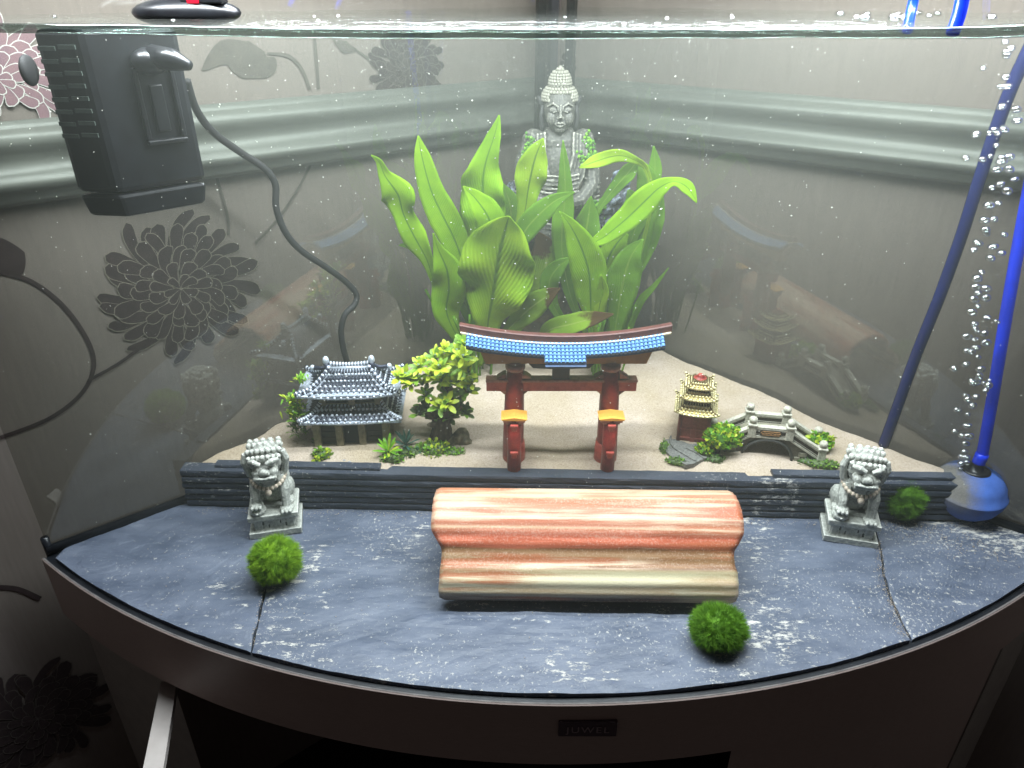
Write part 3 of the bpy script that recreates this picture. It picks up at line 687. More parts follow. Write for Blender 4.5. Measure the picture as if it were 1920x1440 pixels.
# ------------------------------------------------------------------ guardian lions
def lion(name, loc, rz, mirror, label):
    root = empty(name, loc, rz, label, 'statue', 'pair of stone guardian lions')
    X = -1 if mirror else 1; root.scale = (.90, .95, 1.0)
    mb = MB()   # plinth
    mb.box((0, .024, .0035), (.060, .054, .007)).box((0, .024, .014), (.048, .042, .016)).box((0, .024, .0245), (.058, .052, .006)).box((0, .024, .0205), (.053, .046, .004), top=(1.06, 1.06))
    for sx in (-1, 1): mb.box((sx * .0185, .0035, .0135), (.0085, .005, .014))
    mb.box((0, .0025, .0195), (.030, .003, .002)).box((0, .0025, .0075), (.030, .003, .002))
    for r_ in range(2):
        for q in range(3): mb.box((-.0095 + q * .0095 + (r_ - .5) * .004, .0032, .0108 + r_ * .0048), (.0082, .0032, .0040))
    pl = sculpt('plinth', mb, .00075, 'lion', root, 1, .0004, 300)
    mb = MB()   # body in one surface
    Z = .027
    mb.ball((0, .034, Z + .014), (.021, .017, .017)).ball((0, .028, Z + .030), (.0185, .015, .020), rx=.25).ball((0, .023, Z + .038), (.019, .013, .012))
    for sx in (-1, 1):
        mb.ball((sx * .017, .032, Z + .011), (.0085, .014, .012), rz=sx * -.3)                      # haunch
        mb.ball((sx * .019, .020, Z + .0035), (.006, .009, .0038))                                   # hind paw
        lift = .009 if sx * X < 0 else 0
        kx = sx * .0165
        mb.tube([(kx * .85, .020, Z + .036), (kx * 1.02, .012, Z + .024), (kx * 1.0, .008, Z + .012 + lift), (kx, .0065, Z + .005 + lift)], [.0078, .0066, .0054, .0056], 8)
        mb.ball((kx, .0045, Z + .0035 + lift), (.0082, .0082, .0040))
        for q in (-1, 0, 1): mb.ball((kx + q * .0046, -.0015, Z + .003 + lift), (.0024, .0036, .0027), 6, 5)
        if lift: mb.ball((kx, .0055, Z + .0048), (.0100, .0095, .0056)); mb.tube([(kx - .009, .004, Z + .005), (kx, -.0045, Z + .0055), (kx + .009, .004, Z + .005)], .0012, 6)
    mb.ball((X * .014, .046, Z + .016), (.007, .006, .014), rx=-.2).ball((X * .019, .043, Z + .010), (.006, .006, .008))   # tail
    # head
    hz = Z + .0575; hy = .017
    mb.ball((0, hy + .006, hz + .001), (.0215, .0175, .0195))
    mb.ball((0, hy - .009, hz - .0055), (.0150, .0085, .0095)).box((0, hy - .012, hz - .0115), (.022, .012, .006)).box((0, hy - .0165, hz - .0075), (.025, .006, .0026))
    mb.ball((0, hy - .0185, hz - .0020), (.0062, .0040, .0040))
    for sx in (-1, 1):
        mb.ball((sx * .0085, hy - .0145, hz - .004), (.0065, .0055, .0050)).ball((sx * .0088, hy - .0140, hz + .0052), (.0045, .003, .0032)).ball((sx * .0035, hy - .019, hz - .0032), (.003, .003, .0026), 6, 5)
        mb.tube([(sx * .016, hy - .010, hz + .0075), (sx * .0095, hy - .0170, hz + .0100), (sx * .003, hy - .0180, hz + .0072)], [.0022, .0032, .0024], 7)
        mb.tube([(sx * .0205, hy + .002, hz + .011), (sx * .0235, hy + .001, hz + .002), (sx * .0200, hy + .003, hz - .014), (sx * .015, hy + .001, hz - .020)], [.0036, .0042, .0046, .003], 8)
        mb.tube([(sx * .0125, hy - .019, hz - .0090), (sx * .006, hy - .0215, hz - .0078), (0, hy - .021, hz - .0088)], .0016, 6)
    for row, (zz, yy, rr, cnt, sz) in enumerate(((hz + .0125, hy - .0125, .0165, 7, .0031), (hz + .0168, hy - .0060, .0175, 7, .0034), (hz + .0190, hy + .003, .0165, 6, .0036), (hz + .018, hy + .012, .016, 5, .004))):
        for q in range(cnt): t = (q / (cnt - 1) - .5) * 2; mb.ball((t * rr, yy + abs(t) ** 2 * .007, zz - t * t * .0042), sz, 7, 5)
    for row in range(4):
        for q in range(5): t = -1 + q / 2; mb.ball((t * .017, hy + .019 + .002 * (row % 2) - abs(t) * .003, hz + .010 - row * .009), .0042, 7, 5)
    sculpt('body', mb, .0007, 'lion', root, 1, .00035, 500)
    mb = MB(); pts = [(.0195 * math.sin(t), .020 - .0175 * math.cos(t), Z + .0385 - .0065 * max(0, math.cos(t))) for t in [math.pi * (-1 + q / 8) * .62 for q in range(17)]]
    mb.tube(pts, .0020, 7)
    for p in pts[::1]: mb.ball(p, .0026, 6, 5)
    mb.ball((0, .0005, Z + .0285), .0040, 9, 7)
    mb.build('collar', 'lion_gold', root, smooth=True)
    return root
M['lion_gold'] = pbr('aged_collar', (.42, .36, .26), (.20, .18, .14), 300, .5, .2, 800, edge=(.75, .62, .5), edge_rng=(.51, .57))
p = S(519, 1003); lion('lion_statue', (p.x, p.y, .001), R(13), False, 'grey stone guardian lion on a plinth, in front of the wall behind a moss ball')
p = S(1592, 1019); lion('lion_statue', (p.x, p.y, .001), R(-15), False, 'grey stone guardian lion on a plinth, beside the blue air stone')

# ------------------------------------------------------------------ moss balls
M['algae'] = pbr('algae_fibre', (.19, .40, .02), (.08, .21, .012), 130, .8, trans=.35)
M['algae_light'] = pbr('algae_fibre_light', (.33, .54, .02), (.14, .30, .014), 110, .8, trans=.35)
def moss_ball(loc, r, mat, label, seed, nf=15000):
    rnd = random.Random(seed); root = empty('moss_ball', loc, 0, label, 'moss ball', 'moss balls on the slate')
    c = Vector((0, 0, r[2])); R3 = Vector(r)
    shape = lambda d: (1 + .13 * noise.noise(d * 1.9 + Vector((seed, 0, 0))) + .07 * noise.noise(d * 4.5 + Vector((seed, 3, 0)))) * (1 if d.z > -.55 else 1 + .35 * (d.z + .55))
    MB().ball(c, R3 * .84, 32, 22, fn=shape).build('core', mat, root, smooth=True)
    mb = MB(); vs = []; fs = []
    for i in range(nf):
        z = rnd.uniform(-1, 1); q = rnd.uniform(0, 6.283); k = math.sqrt(1 - z * z); d = Vector((k * math.cos(q), k * math.sin(q), z))
        g = shape(d); p = c + Vector((d.x * R3.x, d.y * R3.y, d.z * R3.z)) * g * .80
        tw = Vector((noise.noise(d * 4 + Vector((1, seed, 0))), noise.noise(d * 4 + Vector((0, 5, seed))), noise.noise(d * 4 + Vector((seed, 0, 9))))) * 1.2
        t = (d + tw + Vector((rnd.uniform(-.4, .4), rnd.uniform(-.4, .4), rnd.uniform(-.4, .4)))).normalized()
        L = R3.x * rnd.uniform(.16, .36); sd = t.cross(Vector((rnd.uniform(-1, 1), rnd.uniform(-1, 1), rnd.uniform(-1, 1)))).normalized() * .00020
        tip = p + t * L
        if tip.z < .0003: tip.z = .0003
        o = len(vs); vs += [p - sd, p + sd, tip]; fs.append((o, o + 1, o + 2))
    mb.add(vs, fs); f = mb.build('fibre', mat, root); f['kind'] = 'stuff'
p = S(517, 1100); moss_ball((p.x, p.y + .011, .0005), (.0262, .0240, .0238), 'algae_light', 'bright green moss ball in front of the left lion', 1)
p = S(1348, 1222); moss_ball((p.x, p.y + .011, .0005), (.0262, .022, .0180), 'algae', 'shaggy dark green moss ball by the corner of the terracotta tile', 2)
p = S(1695, 984); moss_ball((p.x, p.y + .016, .0005), (.0245, .022, .0240), 'algae', 'dark green moss ball between the right lion and the air stone', 3)

# ------------------------------------------------------------------ air stone, hoses and bubbles
def stone_mat():
    m, nt, out = nodes('blue_air_stone')
    b = N(nt, 'BsdfPrincipled'); b.inputs['Roughness'].default_value = .9
    tc = N(nt, 'TexCoord'); sp = N(nt, 'SeparateXYZ'); nt.links.new(tc.outputs['Object'], sp.inputs[0])
    t = noise_tex(nt, 45, 5, .6); fine = noise_tex(nt, 900, 3, .7)
    k = N(nt, 'Math', operation='MULTIPLY_ADD'); k.inputs[1].default_value = .024; nt.links.new(t.outputs['Fac'], k.inputs[0]); nt.links.new(sp.outputs[0], k.inputs[2])
    r = ramp(nt, k.outputs[0], [(.0, (0, 0, 0)), (.030, (1, 1, 1))])
    mz = N(nt, 'MapRange'); mz.inputs[1].default_value = .034; mz.inputs[2].default_value = .044; nt.links.new(sp.outputs[2], mz.inputs[0])
    inv = N(nt, 'Math', operation='SUBTRACT'); inv.inputs[0].default_value = 1.; nt.links.new(r.outputs[0], inv.inputs[1])
    mm = N(nt, 'MapRange'); mm.inputs[1].default_value = -.010; mm.inputs[2].default_value = .012; nt.links.new(k.outputs[0], mm.inputs[0])
    grime = N(nt, 'Math', operation='SUBTRACT'); grime.inputs[0].default_value = 1.; nt.links.new(mm.outputs[0], grime.inputs[1])
    gz = N(nt, 'MapRange'); gz.inputs[1].default_value = .010; gz.inputs[2].default_value = .034; gz.inputs[3].default_value = .25; gz.inputs[4].default_value = 1.0; nt.links.new(sp.outputs[2], gz.inputs[0])
    gm = N(nt, 'Math', operation='MULTIPLY', use_clamp=True); nt.links.new(grime.outputs[0], gm.inputs[0]); nt.links.new(gz.outputs[0], gm.inputs[1])
    blue = ramp(nt, t.outputs['Fac'], [(.3, (.035, .10, .38)), (.7, (.06, .15, .52))]).outputs[0]
    brn = ramp(nt, fine.outputs['Fac'], [(.3, (.09, .085, .08)), (.7, (.19, .18, .165))]).outputs[0]
    nt.links.new(mix(nt, gm.outputs[0], blue, brn), b.inputs['Base Color'])
    bp = N(nt, 'Bump'); bp.inputs['Strength'].default_value = .6; bp.inputs['Distance'].default_value = .001; nt.links.new(fine.outputs['Fac'], bp.inputs['Height']); nt.links.new(bp.outputs[0], b.inputs['Normal'])
    nt.links.new(b.outputs[0], out.inputs[0]); return m
M['airstone'] = stone_mat()
pa = S(1821, 982); pa = Vector((pa.x, pa.y + .022, 0))
ast = empty('air_stone', (pa.x, pa.y, .0005), 0, 'round blue air stone with grime and a black cap', 'air stone')
rs = .0385
MB().lathe((0, 0, 0), [(.014, 0), (.024, .004), (.033, .013), (.0378, .024), (.0388, .0295), (.0390, .0305), (.0372, .0315), (.0345, .042), (.028, .0505), (.018, .0555), (.013, .0565)], 40).build('stone', 'airstone', ast, smooth=True)
MB().lathe((0, 0, .0555), [(.0145, -.001), (.0148, .0018), (.012, .0026), (.0072, .0030), (.0066, .0105), (.0056, .0125)], 24).build('cap', 'black', ast, smooth=True)
def hose_mat(name, c, em):
    return pbr(name, c, tuple(x * .8 for x in c), 30, .25, spec=.5, trans=.25)
M['hose_blue'] = hose_mat('blue_hose', (.008, .055, .92), 0); M['hose_navy'] = hose_mat('navy_hose', (.006, .014, .10), 0)
base = Vector((pa.x, pa.y, .066))
hp = [base, A(1842, 850, pa.y + .002), A(1862, 740, pa.y + .004), A(1885, 600, pa.y + .006), A(1908, 470, pa.y + .008), A(1935, 330, pa.y + .008), A(1965, 180, pa.y + .008), A(1985, 70, pa.y + .01)]
h1 = tag(MB().tube(catmull(hp), .0056, 14).build('air_hose', 'hose_blue', smooth=True), 'bright blue air hose rising from the air stone', 'hose', 'air hoses')
MB().tube(catmull([Vector((pa.x, pa.y, .0645)), base + Vector((.0008, 0, .012))], 3), .0066, 14).build('collar', 'hose_blue', h1, smooth=True)
q = S(1788, 58, WATER)
MB().tube(catmull([A(1786, 62, .52), A(1798, 28, .525), A(1806, -12, .53), A(1812, -60, .53)]), .0042, 12).build('upper_length', 'hose_blue', h1, smooth=True)
def onpane(u, v, off=.008):
    d = ray(u, v); o = Vector((0, 0, CAM_Z)); nn = Vector((-SL / PL, -1 / PL, 0)); c = Vector((AX, CORNER, 0)) + nn * off
    t = (c - o).dot(nn) / d.dot(nn); return o + d * t
hp = [onpane(u, v, .010) for u, v in ((1656, 835), (1680, 770), (1716, 670), (1760, 560), (1800, 450), (1835, 340), (1868, 240), (1900, 155), (1945, 60))]
h2 = tag(MB().tube(catmull(hp), .0058, 14).build('air_hose', 'hose_navy', smooth=True), 'dark navy air hose leaning along the right rear pane', 'hose', 'air hoses')
MB().tube(catmull([A(1702, 60, .60), A(1706, 32, .605), A(1712, 5, .61), A(1722, -40, .61)]), .0036, 12).build('upper_length', 'hose_blue', h2, smooth=True)

bub_px = [(1885, 78), (1888, 98), (1886, 105), (1843, 128), (1886, 145), (1890, 162), (1878, 200), (1905, 205), (1907, 226), (1855, 250), (1830, 252), (1870, 250), (1883, 243), (1868, 272), (1811, 296), (1842, 299), (1857, 293), (1869, 318), (1902, 336), (1876, 345), (1888, 358), (1855, 385), (1863, 411), (1848, 430), (1883, 440), (1833, 455), (1862, 462), (1877, 474), (1857, 484),
          (1832, 522), (1830, 538), (1849, 541), (1848, 558), (1826, 561), (1833, 574), (1850, 595), (1869, 603), (1828, 616), (1845, 625), (1813, 631), (1828, 636), (1848, 642), (1829, 651), (1814, 657), (1834, 669), (1838, 692), (1836, 704), (1822, 714), (1853, 722), (1811, 741), (1829, 743), (1823, 760), (1795, 768), (1814, 776), (1813, 797), (1790, 808), (1803, 816), (1816, 817), (1811, 831), (1808, 846), (1803, 856), (1810, 857), (1802, 868), (1813, 868), (1801, 879), (1808, 882)]
rb = random.Random(6)
bub_px += [(lerp(1806, 1880, ((880 - v) / 800) ** .8) + rb.gauss(0, 16 if v < 800 else 5), v) for v in [rb.uniform(90, 870) for k in range(34)]]
rb = random.Random(5); bm_ = MB().ball((0, 0, 0), 1, 14, 10)
b0 = None
for u, v in bub_px:
    Y = pa.y + rb.uniform(-.012, .006) + (.0 if v > 500 else .02 * rb.random()); p = A(u, v, Y); r_ = rb.choice([.0028, .0034, .0040, .0044]) * (.85 if v < 300 else 1)
    if b0 is None: o = b0 = bm_.build('air_bubble', 'bubble', smooth=True)
    else: o = b0.copy(); COL.objects.link(o)
    o.location = p; o.scale = (r_ * rb.uniform(1, 1.3), r_, r_ * rb.uniform(.75, .95)); o.rotation_euler = (0, rb.uniform(-.5, .5), 0)
    tag(o, 'tiny clear air bubble in the column rising from the air stone', 'bubble', 'air bubbles above the air stone')
bs = None
for i in range(26):
    u = rb.choice([rb.gauss(1745, 35), rb.gauss(1620, 50), rb.gauss(1850, 40)]) if i < 15 else rb.uniform(100, 1500)
    p = S(u, rb.uniform(24, 34) if i < 15 else rb.uniform(28, 50), WATER + .001); r_ = rb.uniform(.0018, .0042) if i < 15 else rb.uniform(.0008, .0018)
    if bs is None: o = bs = MB().ball((0, 0, 0), 1, 14, 10).build('foam_bubble', 'bubble', smooth=True)
    else: o = bs.copy(); COL.objects.link(o)
    o.location = p; o.scale = (r_ * 1.3, r_ * 1.3, r_ * .8)
    tag(o, 'clear bubble floating on the water surface', 'bubble', 'bubbles floating on the water')
# drifting specks
mb = MB(); rb = random.Random(12); oc = [(1, 0, 0), (-1, 0, 0), (0, 1, 0), (0, -1, 0), (0, 0, 1), (0, 0, -1)]; of = [(0, 2, 4), (2, 1, 4), (1, 3, 4), (3, 0, 4), (2, 0, 5), (1, 2, 5), (3, 1, 5), (0, 3, 5)]
k = 0
while k < 1500:
    x = rb.uniform(XL, XR); y = rb.uniform(.42, 1.0); z = .5 * rb.random() ** .8
    if y > pane_y(x) - .006 or y < arc_y(x) + .01 or z < .13 and y > .6 or z < .05: continue
    if rb.random() > (.35 + .65 * (x < .2)): continue
    k += 1; r_ = rb.uniform(.00016, .00042) * (1.6 if rb.random() < .05 else 1); e = rb.uniform(1, 2.2)
    mt = Matrix.Rotation(rb.uniform(0, 3), 3, 'Y')
    mb.add([Vector((x, y, z)) + mt @ Vector((a * r_ * e, b * r_, c * r_)) for a, b, c in oc], of)
tag(mb.build('drifting_specks', 'speck'), 'fine pale specks drifting in the water', 'specks', None, 'stuff')

# ------------------------------------------------------------------ internal filter, its cable, and the float
fl = S(155, 400, .360); ff = S(236, 421, .352); fr_ = S(397, 374, .360)
fl.z = ff.z = fr_.z = 0
bk = fl + (fr_ - ff) * .95
flt = empty('internal_filter', (ff.x, ff.y, 0), 0, 'black boxy internal filter hanging at the left below the water line', 'filter')
plan = [ff, fr_, bk + (fr_ - fl) * .02, fl]
plan = [p - Vector((ff.x, ff.y, 0)) for p in plan]
def fprism(mb, z0, z1, k0=1., k1=1., inset0=0.):
    c = sum(plan, Vector()) / 4
    vs = [c + (p - c) * k0 + Vector((0, 0, z0)) for p in plan] + [c + (p - c) * k1 + Vector((0, 0, z1)) for p in plan]
    mb.add(vs, [(3, 2, 1, 0), (4, 5, 6, 7), (0, 1, 5, 4), (1, 2, 6, 5), (2, 3, 7, 6), (3, 0, 4, 7)])
mb = MB(); fprism(mb, .376, .4965); mb.build('housing', 'black', flt, bevel=.005)
mb = MB(); fprism(mb, .357, .3757, .90, .995); mb.build('sponge_cup', 'black', flt, bevel=.003)
e1 = (plan[1] - plan[0]); n1 = Vector((e1.y, -e1.x, 0)).normalized(); e3 = (plan[3] - plan[0]); n3 = Vector((-e3.y, e3.x, 0)).normalized()
def onface(e, n, a, z, d=0.): return e * a + n * d + Vector((0, 0, z))
# vent slots: two columns on the left face
mbv = MB()
M['vent'] = pbr('vent_green', (.045, .06, .05), (.02, .03, .026), 60, .5)
for r_ in range(8):
    for cI in range(2):
        a0, a1 = ((.08, .46) if cI == 0 else (.54, .92)); z = .482 - r_ * .0088 - .001 * cI
        vs = [onface(e3, n3, a, z + dz, .0007) for a, dz in ((a0, 0), (a1, 0), (a1, .0030), (a0, .0030))]; vs2 = [v + n3 * .0012 for v in vs]
        mb = MB(); mb.add(vs + vs2, [(0, 1, 2, 3), (7, 6, 5, 4), (0, 4, 5, 1), (1, 5, 6, 2), (2, 6, 7, 3), (3, 7, 4, 0)]); mb.build('vent_slot', 'vent', flt)
# outlet nozzle, slider channel and clip on the front face
nz = onface(e1, n1, .62, .472, .004)
MB().ball(nz, (.014, .014, .010), 14, 10).tube([nz + Vector((.004, 0, .003)), nz + n1 * .016 + Vector((.012, 0, .002)), nz + n1 * .022 + Vector((.022, 0, -.002))], [.009, .008, .0035], 12).build('outlet_nozzle', 'black', flt, smooth=True)
def faceplate(a0, a1, z0, z1, d0, d1, name, mat='black', bev=.001):
    vs = [onface(e1, n1, a, z, d0) for a, z in ((a0, z0), (a1, z0), (a1, z1), (a0, z1))]; vs2 = [onface(e1, n1, a, z, d1) for a, z in ((a0, z0), (a1, z0), (a1, z1), (a0, z1))]
    mb = MB(); mb.add(vs + vs2, [(3, 2, 1, 0), (4, 5, 6, 7), (0, 1, 5, 4), (1, 2, 6, 5), (2, 3, 7, 6), (3, 0, 4, 7)]); return mb.build(name, mat, flt, bevel=bev)
faceplate(.42, .47, .415, .468, .0002, .0045, 'channel_rib'); faceplate(.80, .85, .415, .468, .0002, .0045, 'channel_rib'); faceplate(.42, .85, .411, .4145, .0002, .0055, 'channel_sill')
faceplate(.56, .70, .420, .455, .0002, .003, 'flow_slider')
for zz in (.468,):
    c0 = plan[3] + Vector((-.006, -.006, zz)); MB().ball(c0, (.004, .010, .011), 14, 10).build('suction_cup', 'matte_black', flt, smooth=True)
def onpaneL(u, v, off=.006):
    d = ray(u, v); o = Vector((0, 0, CAM_Z)); nn = Vector((SL / PL, -1 / PL, 0)); c = Vector((AX, CORNER, 0)) + nn * off
    t = (c - o).dot(nn) / d.dot(nn); return o + d * t
cp = [onpaneL(u, v, o_) for u, v, o_ in ((350, 150, .03), (368, 205, .022), (400, 248, .014), (450, 285, .008), (495, 315, .006), (516, 345, .006), (518, 390, .006), (535, 435, .006), (565, 470, .006), (610, 500, .006), (648, 528, .006), (668, 552, .007), (664, 572, .010), (646, 592, .012), (640, 630, .012), (655, 690, .010), (690, 760, .008))]
tag(MB().tube(catmull(cp), .0036, 10).build('filter_cable', 'matte_black', smooth=True), 'black cable trailing from the filter down the left rear pane', 'cable')
pf = S(352, 34, WATER); fo = empty('plastic_float', (pf.x, pf.y, WATER), 0, 'black oval plastic float with a red light on the water surface', 'float')
k = px(pf)
MB().ball((0, 0, .004), (102 * k, 40 * k, .0115), 28, 12).build('shell', 'black', fo, smooth=True)
MB().box((.045 * .4, -.006, .0135), (.034, .014, .006)).build('housing', 'black', fo, bevel=.0015)
m, nt, out = nodes('red_indicator'); e = N(nt, 'Emission'); e.inputs[0].default_value = (1, .02, .05, 1); e.inputs[1].default_value = 2.; nt.links.new(e.outputs[0], out.inputs[0]); M['red'] = m
MB().box((.012, -.0140, .0125), (.009, .001, .003)).build('red_light', 'red', fo)

# ------------------------------------------------------------------ torii gate
M['red'+'paint'] = pbr('red_lacquer', (.29, .022, .016), (.15, .010, .009), 90, .42, .15, 300, edge=(.55, .10, .07), edge_rng=(.52, .6))
M['darkred'] = pbr('dark_red_beam', (.135, .032, .028), (.075, .02, .018), 90, .45, .15, 300, edge=(.45, .2, .15), edge_rng=(.52, .6))
M['ridgewood'] = pbr('ridge_paint', (.105, .032, .026), (.06, .02, .018), 90, .5, .15, 300)
M['bluetile'] = pbr('blue_tile', (.115, .25, .46), (.085, .20, .39), 200, .5, .1, 600, edge=(.17, .37, .62), edge_rng=(.51, .56))
M['ochre'] = pbr('ochre_board', (.40, .20, .055), (.28, .13, .035), 80, .55, .15, 200)
M['amber'] = pbr('amber_cap', (.80, .40, .07), (.70, .33, .05), 80, .5)
M['cream'] = pbr('cream_edge', (.75, .66, .46), (.6, .5, .35), 80, .5)
M['tablet'] = pbr('black_tablet', (.022, .024, .026), (.012, .013, .014), 200, .45, .2, 500)
YT = .690
tor = empty('torii_gate', (.056, YT, .05), 0, 'red torii gate with blue tiled roof on the sand', 'gate')
O = Vector((.056, YT, .05))
def TL(p): return Vector(p) - O
rx0, rx1 = A(862, 610, YT).x, A(1258, 618, YT).x
zr = lambda u: lerp(zA(630, YT), zA(608, YT), ((u - 1060) / 198) ** 2 * .92)
def roofcurve(f0, f1, n=40):
    """f: a -> list of (y,z offsets) swept along x"""
    pass
def sweep(mb, prof, x0, x1, zc, n=44, yo=0.):
    k = len(prof)
    vs = []
    for i in range(n + 1):
        x = lerp(x0, x1, i / n)
        for y, z in prof: vs.append(TL((x, YT + y + yo, zc(x) + z)))
    fs = [(i * k + j, i * k + (j + 1) % k, (i + 1) * k + (j + 1) % k, (i + 1) * k + j) for i in range(n) for j in range(k)]
    fs += [tuple(range(k))[::-1], tuple(range(n * k, n * k + k))]
    mb.add(vs, fs); return mb
XC = A(1060, 630, YT).x; HW = (rx1 - rx0) / 2
zmid = zA(627, YT); zend = zA(606, YT)
zc = lambda x: lerp(zmid, zend, abs((x - XC) / HW) ** 2.0)
sweep(MB(), [(-.0050, -.0070), (.0050, -.0070), (.0046, -.0008), (.003, 0), (-.003, 0), (-.0046, -.0008)], rx0, rx1, zc).build('ridge_beam', 'ridgewood', tor)
sweep(MB(), [(-.0075, -.0086), (.0075, -.0086), (.0075, -.0072), (-.0075, -.0072)], rx0 + .001, rx1 - .001, zc).build('ridge_trim', 'cream', tor)
bx0, bx1 = A(874, 640, YT - .01).x, A(1245, 640, YT - .01).x; zt = lambda x: zc(x) - .0092
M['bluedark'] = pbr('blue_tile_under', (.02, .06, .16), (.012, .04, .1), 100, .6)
for sgn in (-1, 1):
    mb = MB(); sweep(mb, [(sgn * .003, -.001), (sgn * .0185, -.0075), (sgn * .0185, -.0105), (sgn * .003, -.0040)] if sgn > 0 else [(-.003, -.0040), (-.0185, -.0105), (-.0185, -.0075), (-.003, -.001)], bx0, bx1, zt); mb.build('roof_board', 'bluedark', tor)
    mb = MB(); ncol = 48
    for i in range(ncol):
        x = lerp(bx0 + .002, bx1 - .002, i / (ncol - 1)); ctr = abs(x - (XC - .0005)) < .0215
        rows = 4 + (2 if ctr and sgn < 0 else 0)
        for r_ in range(rows):
            t0, t1 = r_ / 4, (r_ + 1.15) / 4
            p0 = TL((x, YT + sgn * lerp(.003, .019, t0), zt(x) + lerp(.0010, -.0072, t0) + .0000)); p1 = TL((x, YT + sgn * lerp(.003, .019, t1), zt(x) + lerp(.0010, -.0072, t1) + .0012))
            mb.tube([p0, p1], [.0020, .00225], 6)
    o = mb.build('roof_tile', 'bluetile', tor, smooth=False); o['kind'] = 'stuff'
# porch board below the middle of the tiling
mb = MB(); mb.box(TL((XC - .0005, YT - .0235, zt(XC) - .0118)), (.042, .012, .0018), rx=.48); mb.build('porch_board', 'bluedark', tor)
sx0, sx1 = A(903, 660, YT).x, A(1219, 660, YT).x; zb = zA(677, YT)
mb = MB()
vs = []
for y in (-.0065, .0065):
    vs += [TL((sx0 - .004, YT + y, zt(sx0) - .008)), TL((sx1 + .004, YT + y, zt(sx1) - .008)), TL((sx1 - .004, YT + y, zb)), TL((sx0 + .004, YT + y, zb))]
mb.add(vs, [(3, 2, 1, 0), (4, 5, 6, 7), (0, 1, 5, 4), (1, 2, 6, 5), (2, 3, 7, 6), (3, 0, 4, 7)]); mb.build('tie_board', 'ochre', tor)
pil = [A(964, 760, YT).x, A(1142, 760, YT).x]
for xp in pil:
    sg = -1 if xp < XC else 1
    MB().tube([TL((xp + sg * .0015, YT + .002, .048)), TL((xp + sg * .0005, YT + .001, .09)), TL((xp - sg * .0005, YT, zA(735, YT))), TL((xp - sg * .0012, YT, zb - .004))], [.0118, .0115, .0105, .0085], 14).build('pillar', 'redpaint', tor, smooth=True)
    MB().lathe(TL((xp - sg * .0012, YT, zb - .010)), [(.0088, 0), (.0108, .002), (.0108, .006), (.0088, .008), (.0088, .0105)], 14).build('pillar_collar', 'darkred', tor, smooth=True)
    MB().lathe(TL((xp, YT + .002, .048)), [(.0132, 0), (.0128, .010), (.0119, .024)], 14).build('pillar_foot', 'redpaint', tor, smooth=True)
    # wedges where the tie beam passes
    for sx in (-1, 1): MB().prism([(0, 0), (.010, 0), (.004, .0045), (0, .0055)], -.005, .005, lambda x, y, t, xp=xp, sx=sx: TL((xp + sx * (.0085 + x), YT + t, zA(706, YT) + y))).build('wedge', 'darkred', tor)
    for sx in (-1, 1): MB().prism([(0, 0), (.0065, 0), (0, -.006)], -.004, .004, lambda x, y, t, xp=xp, sx=sx: TL((xp + sx * (.0092 + x), YT + t, zA(729, YT) + y))).build('bracket', 'darkred', tor)
    # short posts fore and aft with amber caps
    for sy in (1, -1):
        yp = YT + sy * .020; zt_ = zA(777, YT - .02)
        MB().tube([TL((xp, yp, .044)), TL((xp, yp, zt_ - .004))], .0078, 12).build('support_post', 'redpaint', tor, smooth=True)
        if sy > 0: continue
        MB().box(TL((xp, yp, zt_ - .0045)), (.0235, .0145, .0035)).box(TL((xp, yp, zt_ - .0075)), (.0185, .012, .003)).build('post_capital', 'darkred', tor)
        MB().prism([(-.0125, -.0005), (.0125, -.0005), (.0140, .0012), (0, .0032), (-.0140, .0012)], -.0095, .0095, lambda x, y, t, xp=xp, yp=yp, zt_=zt_: TL((xp + x, yp + t, zt_ - .0022 + y))).build('post_cap', 'amber', tor)
    for zz in (zA(806, YT - .032), zA(856, YT - .032)):
        MB().box(TL((xp, YT, zz)), (.0058, .064, .0058)).build('cross_rail', 'redpaint', tor, bevel=.0006)
        MB().box(TL((xp, YT - .0315, zz + .0042)), (.0085, .0035, .0026)).build('peg', 'redpaint', tor, bevel=.0005)
bx0, bx1 = A(912, 718, YT).x, A(1193, 718, YT).x
MB().box(TL(((bx0 + bx1) / 2, YT, zA(720, YT))), (bx1 - bx0, .0085, .0135)).build('tie_beam', 'redpaint', tor, bevel=.0007)
MB().box(TL(((bx0 + bx1) / 2, YT, zA(710.5, YT))), (bx1 - bx0 + .001, .0120, .0030)).build('tie_beam_top', 'darkred', tor, bevel=.0006)
xt = A(1052, 690, YT).x
MB().box(TL((xt, YT, (zA(712, YT) + zb) / 2)), (.0185, .0090, zb - zA(712, YT))).build('tablet', 'tablet', tor, bevel=.0008)
MB().prism([(-.036, .004), (.036, .004), (.030, -.0025), (.010, -.0035), (0, -.0025), (-.010, -.0035), (-.030, -.0025)], -.004, .004, lambda x, y, t: TL((xt + x, YT + t, zb - .004 + y))).build('inner_beam', 'tablet', tor)

